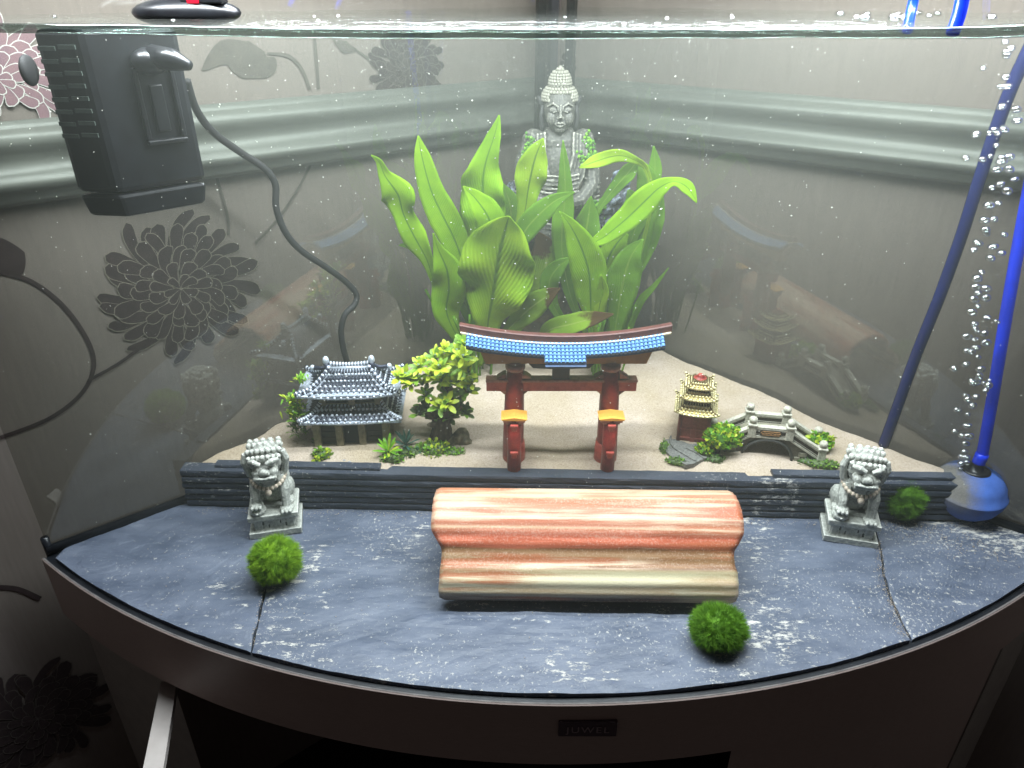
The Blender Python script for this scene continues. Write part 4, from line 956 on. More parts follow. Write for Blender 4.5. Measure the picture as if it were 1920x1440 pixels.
# ------------------------------------------------------------------ temple house ornament
M['roofsilver'] = pbr('silvered_roof_tile', (.035, .042, .066), (.012, .015, .026), 300, .34, .2, 900, metal=.35, edge=(.62, .68, .78), edge_rng=(.50, .56))
M['roofridge'] = pbr('silvered_ridge', (.34, .38, .46), (.12, .14, .2), 260, .36, .2, 900, metal=.35, edge=(.72, .78, .86), edge_rng=(.50, .55), cav=(.03, .035, .06))
M['oldwood'] = pbr('weathered_post', (.20, .165, .10), (.085, .066, .04), 130, .75, .5, 300, stretch=(3, 3, .5), edge=(.36, .31, .2), edge_rng=(.52, .6))
M['darkwood'] = pbr('dark_boarding', (.060, .048, .032), (.025, .02, .015), 130, .8, .5, 260, stretch=(.5, .5, 4))
M['hollow'] = pbr('opening_shade', (.006, .006, .006), (.003, .003, .003), 50, .9)  # near-black panels paint the shade of the doorway and windows
ph = S(655, 846, .05); HX, HY = ph.x + .004, ph.y + .028
hs = empty('temple_house', (HX, HY, .048), R(3), 'small two storey temple ornament with silvered dark tiled roofs', 'ornament'); hs.scale = (.93, .95, 1)
# walls and posts (local, y forward is -)
MB().box((0, .004, .019), (.084, .046, .040)).build('lower_wall', 'darkwood', hs)
MB().box((0, .006, .060), (.070, .034, .024)).build('upper_wall', 'darkwood', hs)
for x in (-.044, -.0165, .0115, .041): MB().box((x, -.022, .0190), (.0088, .0075, .042)).build('post', 'oldwood', hs, bevel=.0008)
for y in (-.004, .014, .029): MB().box((.0455, y, .0190), (.006, .008, .042)).build('post', 'oldwood', hs, bevel=.0008)
MB().box((-.002, -.0195, .016), (.0185, .002, .033)).build('doorway', 'hollow', hs)
for x in (-.030, .027):
    for zz in (.006, .0135, .021, .0285): MB().box((x, -.0196, zz), (.018, .0016, .0062)).build('wall_board', 'darkwood', hs, bevel=.0005)
for x in (-.034, 0.001, .033): MB().box((x, -.0125, .0615), (.0085, .005, .022)).build('post', 'oldwood', hs, bevel=.0008)
for x in (-.017, .017): MB().box((x, -.0112, .064), (.024, .002, .012)).build('window', 'hollow', hs)
MB().box((0, -.012, .0560), (.070, .003, .0025)).build('window_rail', 'oldwood', hs)
rnd0 = random.Random(15)
def temple_roof(ew, ed, rw, rd, z0, z1, cols, rows, cy_, lift, sag, ridge=True, name='roof'):
    """hipped roof, flaring eaves; ew,ed eave half sizes, rw,rd top half sizes"""
    def pt(side, a, t):    # a in -1..1 along, t 0 top .. 1 eave
        w = lerp(rw, ew, t); d_ = lerp(rd, ed, t)
        z = lerp(z1, z0, t) - sag * math.sin(math.pi * t) + lift * t * t * abs(a) ** 3
        fl_ = 1 + .05 * t * abs(a) ** 4
        if side == 0: return Vector((a * w * fl_, cy_ - d_, z))
        if side == 1: return Vector((w, cy_ + a * d_ * fl_, z))
        if side == 2: return Vector((-a * w * fl_, cy_ + d_, z))
        return Vector((-w, cy_ - a * d_ * fl_, z))
    mb = MB()
    for sd in range(4): mb.grid(14, 8, lambda a, b, sd=sd: pt(sd, a * 2 - 1, 1 - b))
    # soffit
    mb.add([pt(0, -1, 1) + Vector((0, 0, -.0025)), pt(0, 1, 1) + Vector((0, 0, -.0025)), pt(2, -1, 1) + Vector((0, 0, -.0025)), pt(2, 1, 1) + Vector((0, 0, -.0025))], [(3, 2, 1, 0)])
    ro = mb.build(name, 'roofsilver', hs, smooth=False, solid=.002)
    mb = MB()
    for sd in range(4):
        cn = cols if sd % 2 == 0 else max(4, int(cols * ed / ew))
        for i in range(cn):
            a = ((i + .5) / cn - .5) * 2
            for r_ in range(rows):
                t0, t1 = r_ / rows, (r_ + .95) / rows; p0, p1 = pt(sd, a, t0), pt(sd, a, t1)
                if sd == 0 or sd == 1:
                    mb.tube([p0 + Vector((0, 0, .0002)), lerp(p0, p1, .55) + Vector((0, 0, .0011)), p1 + Vector((0, 0, .0016))], [.0012, .0016, .0015], 6); mb.ball(p1 + Vector((0, 0, .0014)), .0019 * rnd0.uniform(.8, 1.15), 6, 5, mi=1)
                elif r_ == 0: mb.tube([pt(sd, a, 0), pt(sd, a, .5), pt(sd, a, 1)], .0015, 5)
    o = mb.build('roof_tile', ['roofsilver', 'roofridge'], ro, smooth=True); o['kind'] = 'stuff'
    for sd in (0, 2):
        for sgn in (-1, 1):
            mb = MB(); pts = [pt(sd, sgn, t / 7) + Vector((0, 0, .0022)) for t in range(8)]
            Q = catmull(pts, 3); mb.tube(Q, [.0024] * (len(Q) - 1) + [.0030], 8)
            for p in Q[::2]: mb.ball(p, (.0028, .0028, .0027), 7, 5)
            mb.build('hip_ridge', 'roofridge', ro, smooth=True)
    return pt, ro
temple_roof(.0590, .0375, .037, .018, .0400, .0560, 17, 4, .005, .004, .003)
pt, ro = temple_roof(.0590, .0345, .0245, .0050, .0705, .0945, 15, 6, .006, .0060, .005)
mb = MB()
pts = [(lerp(-.026, .026, t / 14), .006, .0975 + .0022 * ((t / 7 - 1) ** 2)) for t in range(15)]
mb.tube(pts, .0026, 8)
for p in pts: mb.ball(p, (.0022, .0033, .0033), 8, 6)
for sx in (-1, 1): mb.ball((sx * .0275, .004, .1045), (.0042, .0042, .0052), 9, 7).tube([(sx * .0275, .003, .092), (sx * .0275, .004, .101)], .0036, 8)
mb.box((0, .006, .0940), (.050, .007, .0050)); mb.build('top_ridge', 'roofridge', ro, smooth=True)
mb = MB()
for sx in (-1, 1): mb = MB(); mb.tube([(sx * .027, .012, .0930), (sx * .036, .013, .0902), (sx * .046, .0135, .0908)], [.0028, .0024, .0030], 8).ball((sx * .047, .0135, .091), .0036, 8, 6); mb.build('gable_ridge', 'roofridge', ro, smooth=True)

# foliage helpers
def leaf_blade(mb, p, d, up, L, W, mi=0, curl=.25):
    d = d.normalized(); s_ = d.cross(up)
    s_ = s_.normalized() if s_.length > 1e-4 else Vector((1, 0, 0)); nrm = s_.cross(d).normalized()
    vs = []
    for t, w_ in ((0, .18), (.35, .75), (.68, 1.), (.9, .62), (1, .05)):
        c_ = p + d * L * t + nrm * (curl * L * (t - t * t * 1.4))
        vs += [c_ - s_ * W * w_ * .5 + nrm * W * .10 * w_, c_, c_ + s_ * W * w_ * .5 + nrm * W * .10 * w_]
    fs = []
    for i in range(4):
        for q in range(2): o = i * 3 + q; fs.append((o, o + 1, o + 4, o + 3))
    mb.add(vs, fs, mi)
def rosette(mb, c, axis, n, L, W, rnd, mi=None, nm=2, spread=(.5, 1.15), curl=.25):
    axis = axis.normalized(); a = axis.orthogonal().normalized(); b = axis.cross(a)
    for k in range(n):
        q = 2 * math.pi * (k + rnd.uniform(-.3, .3)) / n; e = rnd.uniform(*spread)
        d = axis * math.cos(e) + (a * math.cos(q) + b * math.sin(q)) * math.sin(e)
        leaf_blade(mb, Vector(c), d, axis, L * rnd.uniform(.75, 1.15), W * rnd.uniform(.8, 1.15), rnd.randrange(nm) if mi is None else mi, curl)
M['fol_y'] = pbr('foliage_yellow_green', (.62, .70, .05), (.36, .52, .03), 160, .5, trans=.25)
M['fol_g'] = pbr('foliage_green', (.27, .46, .04), (.13, .28, .03), 160, .5, trans=.25)
M['fol_d'] = pbr('foliage_dark', (.12, .18, .05), (.06, .10, .03), 160, .55, trans=.2)
M['fol_t'] = pbr('foliage_teal', (.05, .16, .11), (.025, .08, .06), 160, .5, trans=.2)
M['fol_b'] = pbr('foliage_bright', (.22, .50, .02), (.10, .30, .012), 160, .5, trans=.2)
M['bud'] = pbr('plastic_peg', (.22, .30, .22), (.15, .2, .15), 100, .5)
M['trunk'] = pbr('resin_trunk', (.075, .055, .035), (.03, .022, .015), 120, .8, .6, 300, stretch=(2, 2, .6), edge=(.22, .18, .11), edge_rng=(.51, .57))
rnd = random.Random(21)
def spray(parent, name, c, h, w_, n, mats, L, W, seed):
    r_ = random.Random(seed); mb = MB()
    for k in range(n):
        t = k / n; p = Vector(c) + Vector((r_.gauss(0, w_ * .35), r_.gauss(0, w_ * .3), h * t))
        q = r_.uniform(0, 6.28); e = r_.uniform(.4, 1.25); d = Vector((math.cos(q) * math.sin(e), math.sin(q) * math.sin(e) - .2, math.cos(e)))
        leaf_blade(mb, p, d, Vector((0, 0, 1)), L * r_.uniform(.7, 1.2), W * r_.uniform(.8, 1.2), r_.randrange(len(mats)))
    return mb.build(name, mats, parent, smooth=True)
L0 = Vector((HX, HY, .048))
spray(hs, 'shrub', A(548, 766, HY - .016) - L0 + Vector((0, 0, -.014)), .030, .015, 190, ['fol_y', 'fol_b', 'fol_g'], .010, .0028, 3)
spray(hs, 'shrub', A(558, 712, HY - .010) - L0 + Vector((0, 0, -.004)), .009, .008, 80, ['fol_y', 'fol_b'], .0055, .0020, 4)
spray(hs, 'shrub', A(552, 800, HY - .012) - L0 + Vector((0, 0, -.010)), .014, .015, 70, ['fol_d', 'fol_g'], .014, .0022, 6)
def clump(parent, name, c, r, n, mats, size, seed, stalk=None):
    """low bush: rounded leaf pads over a mound"""
    r_ = random.Random(seed); mb = MB(); c = Vector(c); rr = Vector(r)
    mb.ball(c, rr * .82, 16, 10, fn=lambda d: 1 + .2 * noise.noise(d * 3 + Vector((seed, 0, 0))), mi=len(mats) - 1)
    for k in range(n):
        z = r_.uniform(-.25, 1); q = r_.uniform(0, 6.28); s_ = math.sqrt(max(0, 1 - z * z)); d = Vector((s_ * math.cos(q), s_ * math.sin(q), z))
        p = c + Vector((d.x * rr.x, d.y * rr.y, d.z * rr.z)) * r_.uniform(.72, 1.02) * (1 + .18 * noise.noise(d * 3 + Vector((seed, 0, 0))))
        dd = (d + Vector((r_.uniform(-.8, .8), r_.uniform(-.8, .8), r_.uniform(-.3, .6)))).normalized()
        leaf_blade(mb, p - dd * size * .4, dd, d + Vector((.01, .02, 0)), size * r_.uniform(.7, 1.2), size * .62 * r_.uniform(.7, 1.2), r_.randrange(max(1, len(mats) - 1)), .2)
    return mb.build(name, mats, parent, smooth=True)
clump(hs, 'shrub', S(596, 858, .05) - L0 + Vector((0, 0, .003)), (.012, .010, .009), 90, ['fol_b', 'fol_y', 'fol_g', 'fol_d'], .0062, 31)
clump(hs, 'shrub', S(590, 838, .05) - L0 + Vector((0, .004, .002)), (.007, .006, .010), 50, ['fol_g', 'fol_d', 'fol_d'], .005, 33)
M['pebble'] = pbr('pebble', (.34, .35, .36), (.2, .2, .2), 200, .6)
for u, v, r_ in ((640, 866, .0028), (650, 869, .0022), (701, 862, .0030), (704, 868, .0024)):
    p = S(u, v, .049); MB().ball(p - L0 + Vector((0, 0, -.0005)), (r_ * 1.3, r_, r_ * .8), 8, 6).build('pebble', 'pebble', hs, smooth=True)

# ------------------------------------------------------------------ yellow-green tree ornament beside the house
pt_ = S(836, 838, .05); TX, TY = pt_.x, pt_.y + .012
tr = empty('tree_ornament', (TX, TY, .048), 0, 'miniature yellow green plastic tree on a mossy rock base beside the temple', 'tree')
TO = Vector((TX, TY, .048))
mb = MB(); mb.tube([(-.004, 0, -.004), (-.006, 0, .010), (-.004, 0, .028), (.001, 0, .045), (.004, .002, .062), (.006, .004, .080)], [.019, .0135, .0105, .0085, .0065, .004], 12)
mb.tube([(-.003, 0, .030), (-.018, -.004, .042), (-.034, -.006, .052)], [.006, .0045, .002], 8).tube([(.002, 0, .040), (.014, -.004, .046), (.020, -.004, .052)], [.005, .004, .002], 8)
mb.tube([(-.004, 0, .028), (-.014, -.008, .030), (-.020, -.012, .032)], [.005, .004, .002], 8)
sculpt('trunk', mb, .0012, 'trunk', tr, 1, .0008, 220)
mb = MB(); mb.ball((.016, -.004, .004), (.013, .010, .014), 12, 8).ball((.022, -.008, .002), (.010, .008, .010), 12, 8).ball((.008, -.006, .002), (.012, .009, .010), 12, 8).ball((.0195, .001, .010), (.007, .007, .011), 12, 8)
sculpt('rock', mb, .0012, 'brown_rock', tr, 0, .0022, 160)
cr = random.Random(77)
def fl_part(cpx, Yoff, L, W, n, mats, ax=None):
    c_ = A(cpx[0], cpx[1], TY + Yoff) - TO; mb = MB()
    rosette(mb, c_, Vector(ax or (cr.uniform(-.5, .5), cr.uniform(-.8, -.2), 1)), n, L, W, cr, None, len(mats), (.45, 1.35))
    rosette(mb, c_ + Vector((0, 0, .001)), Vector((0, -.3, 1)), max(3, n // 2), L * .7, W * .8, cr, 0, len(mats), (.2, .7))
    mb.tube([c_, c_ + Vector((0, -.001, .006))], [.0016, .0020], 7, mi=len(mats)); 
    return mb.build('leaf_spray', list(mats) + ['bud'], tr, smooth=True)
Yl = ['fol_y', 'fol_y', 'fol_g']; Dl = ['fol_d', 'fol_g', 'fol_d']
for u, v in ((818, 672), (836, 660), (858, 662), (872, 650), (850, 680), (800, 682), (786, 690), (824, 692), (868, 690), (842, 702), (806, 706), (780, 712), (762, 706), (880, 702), (862, 716), (828, 716), (792, 722), (885, 720), (846, 722), (770, 722), (748, 712), (868, 672), (832, 680)): fl_part((u, v), cr.uniform(-.016, .014), .0165, .0058, 9, Yl)
for u, v in ((850, 742), (868, 738), (836, 738), (800, 742), (878, 736)): fl_part((u, v), cr.uniform(-.006, .010), .0150, .0058, 9, ['fol_g', 'fol_d', 'fol_y'])
for u, v in ((824, 764), (838, 758)): fl_part((u, v), -.016, .0170, .0062, 8, Yl)
for u, v in ((796, 766), (786, 778), (852, 770), (864, 762), (818, 786), (846, 786), (806, 778), (870, 776)): fl_part((u, v), cr.uniform(-.012, .006), .0155, .0058, 9, Dl)
clump(tr, 'ground_cover', S(812, 852, .05) - TO + Vector((0, .006, .002)), (.022, .013, .011), 260, ['fol_b', 'fol_g', 'fol_y', 'fol_d'], .0050, 41)
clump(tr, 'ground_cover', S(850, 853, .05) - TO + Vector((0, .004, .0005)), (.014, .008, .006), 120, ['fol_g', 'fol_b', 'fol_d'], .0040, 43)
clump(tr, 'ground_cover', S(734, 866, .05) - TO + Vector((0, .004, .001)), (.013, .008, .007), 130, ['fol_g', 'fol_d', 'fol_b', 'fol_d'], .0045, 45)
clump(tr, 'ground_cover', S(770, 856, .05) - TO + Vector((0, .006, .001)), (.018, .009, .007), 130, ['fol_d', 'fol_t', 'fol_g', 'fol_d'], .0048, 47)
mb = MB(); rosette(mb, S(728, 856, .05) - TO + Vector((0, .004, .004)), Vector((0, -.3, 1)), 17, .020, .0036, cr, None, 2, (.2, 1.25), .1); mb.build('spiky_plant', ['fol_b', 'fol_y'], tr, smooth=True)
mb = MB(); rosette(mb, S(760, 850, .05) - TO + Vector((0, .008, .006)), Vector((0, -.2, 1)), 18, .019, .0028, cr, None, 2, (.1, 1.2), .1); mb.build('spiky_plant', ['fol_t', 'fol_t'], tr, smooth=True)

# ------------------------------------------------------------------ pagoda ornament
M['gold'] = pbr('gilded_tile', (.50, .38, .10), (.26, .18, .04), 240, .38, .2, 800, metal=.45, edge=(.95, .86, .50), edge_rng=(.50, .55), cav=(.10, .065, .02))
M['maroon'] = pbr('maroon_wall', (.19, .035, .03), (.12, .022, .02), 150, .6, .2, 400, edge=(.40, .10, .08), edge_rng=(.52, .6))
M['path'] = pbr('cobbled_path', (.24, .24, .22), (.09, .09, .085), 420, .8, .8, 500)
pp = S(1300, 832, .05); PX, PY = pp.x + .002, pp.y + .016
pg = empty('pagoda_ornament', (PX, PY, .048), R(-14), 'little maroon pagoda with three golden roofs on a mossy path base', 'ornament')
PO = Vector((PX, PY, .048)); PR = Matrix.Rotation(R(14), 3, 'Z')
def PLc(p): return PR @ (Vector(p) - PO)
MB().box((0, 0, .022), (.033, .032, .048)).box((0, -.0162, .020), (.006, .002, .036)).box((-.0168, 0, .020), (.003, .006, .036)).build('tower', 'maroon', pg, bevel=.0006)
for sx in (-1, 1): MB().tube([(sx * .0162, -.0157, 0), (sx * .0162, -.0157, .045)], .0022, 8).build('corner_post', 'maroon', pg, smooth=True)
MB().box((0, -.0166, .0095), (.033, .0016, .0018)).box((0, -.0166, .0215), (.033, .0016, .0016)).build('wall_rail', 'maroon', pg)
def gold_roof(e, r_, z0, z1, rows, cols, lift, zwall):
    def pt(sd, a, t):
        w = lerp(r_, e, t); z = lerp(z1, z0, t) - .0022 * math.sin(math.pi * t) + lift * t * t * abs(a) ** 3
        p = Vector((a * w * (1 + .07 * t * abs(a) ** 4), -w, z)); return Matrix.Rotation(sd * math.pi / 2, 3, 'Z') @ p
    mb = MB()
    for sd in range(4): mb.grid(10, 5, lambda a, b, sd=sd: pt(sd, a * 2 - 1, 1 - b))
    ro = mb.build('roof', 'gold', pg, solid=.0015)
    mb = MB()
    for sd in range(4):
        for i in range(cols):
            a = ((i + .5) / cols - .5) * 2
            for q in range(rows): mb.tube([pt(sd, a, q / rows), pt(sd, a, (q + .95) / rows) + Vector((0, 0, .0010))], [.0012, .0016], 6); mb.ball(pt(sd, a, (q + .9) / rows) + Vector((0, 0, .0008)), .0018, 6, 5)
    o = mb.build('roof_tile', 'gold', ro, smooth=True); o['kind'] = 'stuff'
    for sd in range(4):
        mb = MB(); pts = [pt(sd, 1, t / 5) + Vector((0, 0, .001)) for t in range(6)]; mb.tube(pts, [.0011] * 5 + [.0014], 7); mb.ball(pts[-1] + Vector((0, 0, .0006)), .0016, 7, 5); mb.build('hip_ridge', 'gold', ro, smooth=True)
gold_roof(.0235, .0125, .0430, .0550, 4, 9, .0040, 0)
MB().box((0, 0, .0580), (.0205, .0205, .010)).build('middle_storey', 'maroon', pg, bevel=.0005)
gold_roof(.0195, .0095, .0605, .0705, 4, 8, .0040, 0)
MB().box((0, 0, .0725), (.0150, .0150, .008)).build('upper_storey', 'maroon', pg, bevel=.0005)
gold_roof(.0152, .0055, .0735, .0815, 3, 6, .0032, 0)
MB().lathe((0, 0, .0808), [(.0076, 0), (.0072, .0014), (.0034, .0024), (.0036, .0042), (.0020, .0060)], 12).build('finial', 'redpaint', pg, smooth=True)
# path base and greenery
mb = MB()
outl = [S(u, v, .0505) for u, v in ((1250, 800), (1242, 825), (1248, 848), (1262, 862), (1286, 874), (1300, 872), (1322, 862), (1345, 850), (1356, 830), (1340, 812), (1310, 800), (1275, 792))]
c0 = sum(outl, Vector()) / len(outl); n = len(outl)
mb.add([PLc(p + Vector((0, 0, .0020))) for p in outl] + [PLc(p + Vector((0, 0, -.004))) for p in outl], [tuple(range(n))] + [(i, (i + 1) % n, (i + 1) % n + n, i + n) for i in range(n)]); mb.build('path', 'path', pg)
mb = MB()
ed = [S(u, v, .053) for u, v in ((1290, 800), (1266, 806), (1257, 822), (1262, 838), (1280, 850), (1304, 864))]; mb.tube([PLc(p) for p in catmull(ed, 5)], .0013, 6)
ed = [S(u, v, .053) for u, v in ((1278, 842), (1295, 850), (1312, 862))]; mb.tube([PLc(p + Vector((.006, .002, 0))) for p in catmull(ed, 5)], .0012, 6); mb.build('path_kerb', 'path', pg, smooth=True)
clump(pg, 'moss_edge', PLc(S(1246, 838, .05)), (.0065, .017, .0045), 150, ['fol_g', 'moss', 'fol_d'], .0030, 51)
clump(pg, 'moss_edge', PLc(S(1268, 865, .05)), (.013, .007, .0045), 150, ['fol_g', 'moss', 'fol_d'], .0030, 52)
clump(pg, 'moss_edge', PLc(S(1338, 860, .05)), (.013, .008, .0055), 130, ['fol_d', 'moss', 'fol_d'], .0030, 53)
clump(pg, 'shrub', PLc(S(1321, 856, .05) + Vector((0, .004, .006))), (.0095, .0085, .0085), 120, ['fol_b', 'fol_y', 'fol_d'], .0048, 54)
clump(pg, 'shrub', PLc(S(1347, 838, .055) + Vector((.002, -.006, .016))), (.0205, .0150, .0175), 360, ['fol_b', 'fol_b', 'fol_y', 'moss'], .0066, 55)
MB().tube([PLc(S(1343, 852, .05)), PLc(S(1346, 842, .055) + Vector((0, .003, .008)))], [.0035, .0030], 8).build('shrub_stem', 'trunk', pg, smooth=True)

# ------------------------------------------------------------------ stone bridge ornament
M['bridge'] = pbr('bridge_stone', (.27, .25, .18), (.14, .13, .095), 200, .65, .3, 600, edge=(.62, .60, .50), edge_rng=(.51, .57), cav=(.04, .04, .035))
M['brickdark'] = pbr('bridge_brick', (.15, .135, .10), (.085, .075, .055), 220, .7, .4, 600, edge=(.35, .33, .25), edge_rng=(.52, .6))
M['panelbrown'] = pbr('bridge_panel', (.065, .042, .028), (.035, .024, .018), 200, .6, .3, 500)
pb = S(1436, 856, .05); BX, BY = pb.x, pb.y
br = empty('bridge_ornament', (BX, BY, .048), R(-10), 'small arched stone bridge ornament with knobbed railings on the sand', 'ornament')
BO = Vector((BX, BY, .048)); BR = Matrix.Rotation(R(10), 3, 'Z')
def BLc(p): return BR @ (Vector(p) - BO)
# local: x along, y depth 0..D, z up
D = .030; aw, ah = .0265, .0235; ax0 = .000
def deck(x):   # top of the parapet walls
    x = x; 
    if abs(x) < .020: return .0395
    return max(.0395 - (abs(x) - .020) * .62, .006)
mb = MB()
arch = [(ax0 + aw * math.cos(t), -.002 + (ah + .002) * math.sin(t)) for t in [math.pi * k / 20 for k in range(21)]]
outer = []
for k in range(21):
    x = lerp(.066, -.066, k / 20); outer.append((x, deck(x) - .0115 if abs(x) < .055 else max(deck(x) - .0115, .004)))
fv = []
for (x, z), (xo, zo) in zip(arch, outer): fv += [(x, z), (xo, zo)]
vs = []
for y in (0, D):
    for x, z in fv: vs.append(Vector((x, y, z)))
K = len(fv); fs = []
for k in range(20):
    a, b, c_, d_ = 2 * k, 2 * k + 1, 2 * k + 3, 2 * k + 2
    fs.append((d_, c_, b, a)); fs.append((a + K, b + K, c_ + K, d_ + K)); fs.append((b, c_, c_ + K, b + K)); fs.append((a + K, d_ + K, d_, a))
mb.add(vs, fs)
for x0, x1 in ((.0265, .066), (-.066, -.0265)): mb.add([(x0, 0, -.004), (x1, 0, -.004), (x1, D, -.004), (x0, D, -.004), (x0, 0, -.001), (x1, 0, .004), (x1, D, .004), (x0, D, -.001)], [(0, 1, 5, 4), (1, 2, 6, 5), (2, 3, 7, 6), (3, 0, 4, 7), (4, 5, 6, 7)])
mb.build('arch_body', 'brickdark', br)
MB().tube([Vector((x, -.0012, z)) for x, z in [(ax0 + (aw + .0014) * math.cos(t), (ah + .0014) * math.sin(t)) for t in [math.pi * k / 24 for k in range(25)]]], .0017, 7).build('arch_ring', 'bridge', br, smooth=True)
# stones of the front face around the arch
bk_ = random.Random(9)
for zi in range(4):
    z = .003 + zi * .0062; x = .030 + .004 * (zi % 2)
    for sgn in (-1, 1):
        x = .0300 - (0 if zi < 2 else .002 * zi) + .004 * (zi % 2)
        while x < .064:
            w_ = bk_.uniform(.0075, .0105)
            if z + .003 < deck(x + w_) - .0125: MB().box((sgn * (x + w_ / 2), -.0005, z), (w_ - .001, .0022, .0052)).build('stone_block', 'brickdark', br, bevel=.0005)
            x += w_
for yy, nm in ((-.001, 'front'), (D - .001, 'rear')):
    # parapet: lower string, panels, coping
    def run(z0, th, dep, name, mat):
        mb = MB(); n = 44; k = 4; vs = []
        for i in range(n + 1):
            x = lerp(-.062, .062, i / n); zz = deck(x) + z0
            for y, z in ((-dep, 0), (dep, 0), (dep, th), (-dep, th)): vs.append(Vector((x, yy + .002 + y, zz + z)))
        fs = [(i * k + j, i * k + (j + 1) % k, (i + 1) * k + (j + 1) % k, (i + 1) * k + j) for i in range(n) for j in range(k)] + [(3, 2, 1, 0), tuple(range(n * k, n * k + 4))]
        mb.add(vs, fs); return mb.build(name, mat, br)
    run(-.0120, .0024, .0032, 'string_course', 'bridge'); run(-.0098, .0090, .0016, 'parapet', 'panelbrown'); run(-.0012, .0032, .0034, 'coping', 'bridge')
    run(-.0085, .0010, .0021, 'panel_moulding', 'bridge'); run(-.0032, .0010, .0021, 'panel_moulding', 'bridge')
    for x in (-.0205, .0205, -.059, .059):
        zz = deck(x); mb = MB(); mb.box((x, yy + .002, zz - .0045), (.0085, .0085, .0150)).box((x, yy + .002, zz + .0042), (.0105, .0105, .0024)); mb.build('railing_post', 'bridge', br, bevel=.0006)
        MB().lathe((x, yy + .002, zz + .0054), [(.0036, 0), (.0028, .0012), (.0044, .0030), (.0048, .0050), (.0034, .0074), (.0012, .0086)], 12).build('knob', 'bridge', br, smooth=True)
MB().box((0, -.0014, .0345), (.023, .0018, .0058)).build('name_panel', 'panelbrown', br, bevel=.0004)
M['bronze'] = pbr('bronze_carving', (.42, .22, .08), (.3, .15, .05), 300, .5)
mb = MB()
for q in range(5): mb.tube([Vector((-.0085 + q * .0042 + dx * .0021, -.0026, .0338 + .0012 * (dx % 2))) for dx in (-1, 0, 1)], .0005, 5)
mb.tube([(-.0095, -.0026, .0322), (.0095, -.0026, .0322)], .0004, 5).tube([(-.0095, -.0026, .0367), (.0095, -.0026, .0367)], .0004, 5); mb.build('carving', 'bronze', br)
mb = MB()
mb.grid(30, 1, lambda a, b: Vector((lerp(-.062, .062, a), lerp(.003, D - .003, b), deck(lerp(-.062, .062, a)) - .0085))); mb.build('walkway', 'bridge', br)
clump(br, 'shrub', BLc(S(1537, 848, .05) + Vector((0, .006, .010))), (.0150, .0115, .0120), 220, ['fol_b', 'fol_y', 'moss'], .0060, 61)
clump(br, 'moss_edge', BLc(S(1542, 872, .05) + Vector((0, .002, 0))), (.022, .008, .005), 220, ['fol_g', 'fol_d', 'moss', 'fol_d'], .0032, 62)
clump(br, 'moss_edge', BLc(S(1512, 866, .05) + Vector((0, .002, 0))), (.010, .006, .004), 90, ['pebble', 'fol_d', 'moss', 'fol_d'], .0030, 63)

# ------------------------------------------------------------------ seated stone figure on dark rock
YB = .930
bz0 = zA(442, YB); bxc = A(1046, 300, YB).x
bd = empty('seated_statue', (bxc, YB, bz0), 0, 'weathered grey stone statue sitting cross legged, moss on its arms', 'statue'); bd.scale = (.92, 1, 1)
def zz(v): return zA(v, YB) - bz0
hd = (zz(172) + zz(240)) / 2; yF = -.016
mb = MB()
# legs, lap, torso, arms
for sx in (-1, 1):
    mb.tube([(sx * .016, .006, .020), (sx * .040, -.010, .019), (sx * .054, -.020, .017)], [.020, .018, .014], 10)      # thigh
    mb.tube([(sx * .054, -.020, .015), (sx * .028, -.036, .014), (-sx * .012, -.038, .017)], [.014, .0125, .009], 10)  # shin
    mb.tube([(sx * .034, .004, zz(262)), (sx * .046, .004, zz(310)), (sx * .047, -.006, zz(345))], [.0125, .0130, .0115], 10)        # upper arm
    mb.tube([(sx * .047, -.006, zz(345)), (sx * .030, -.026, zz(368)), (sx * .008, -.034, zz(372))], [.0120, .0095, .0065], 10)
    mb.ball((sx * .033, .004, zz(262)), (.0155, .0145, .0125), 10, 8)
    mb.ball((sx * .007, -.036, zz(374)), (.010, .007, .0042), 9, 7)
    for q in range(4): mb.tube([(sx * .010, -.040 + q * .0006, zz(371) - q * .0012), (-sx * .002, -.0425, zz(373) - q * .0014)], .0014, 6)
mb.ball((0, 0, .030), (.036, .026, .032), 14, 10).ball((0, 0, zz(310)), (.036, .022, .038), 14, 10).ball((0, .002, zz(268)), (.038, .019, .020), 14, 10)
mb.ball((0, -.010, .010), (.058, .038, .013), 16, 8)
mb.tube([(0, .004, zz(262)), (0, .002, zz(238))], [.016, .0135], 10)
# robe folds
for sx in (-1, 1):
    for q in range(5):
        x0 = sx * (.019 + q * .0046); mb.tube([(x0, -.012 + q * .002, zz(248) + .002 - q * .0012), (x0 * .95 + sx * .001, -.021 + q * .0015, zz(285)), (sx * (.013 + q * .005), -.0235 + q * .001, zz(325)), (sx * (.008 + q * .004), -.026, zz(345))], [.0020, .0023, .0022, .0015], 6)
    for q in range(5): mb.tube([(sx * .036, -.010, zz(330) - q * .006), (sx * .050, -.016, zz(338) - q * .006), (sx * .058, -.006, zz(340) - q * .0055)], .0017, 6)
for q in range(6): mb.tube([(.030 * math.sin(t), -.0215 - .006 * math.cos(t), zz(316) - q * .0052 - .004 * math.cos(t)) for t in [(-1 + k / 5) * 1.2 for k in range(11)]], .0017, 6)
for q in range(6):
    w_ = .050 - q * .005; mb.tube([(w_ * math.sin(t), -.030 - .016 * math.cos(t), .034 - q * .0052 - .006 * math.cos(t)) for t in [(-1 + k / 6) * 1.25 for k in range(13)]], .0019, 6)
sculpt('body', mb, .0012, 'stone', bd, 1, .0005, 260)
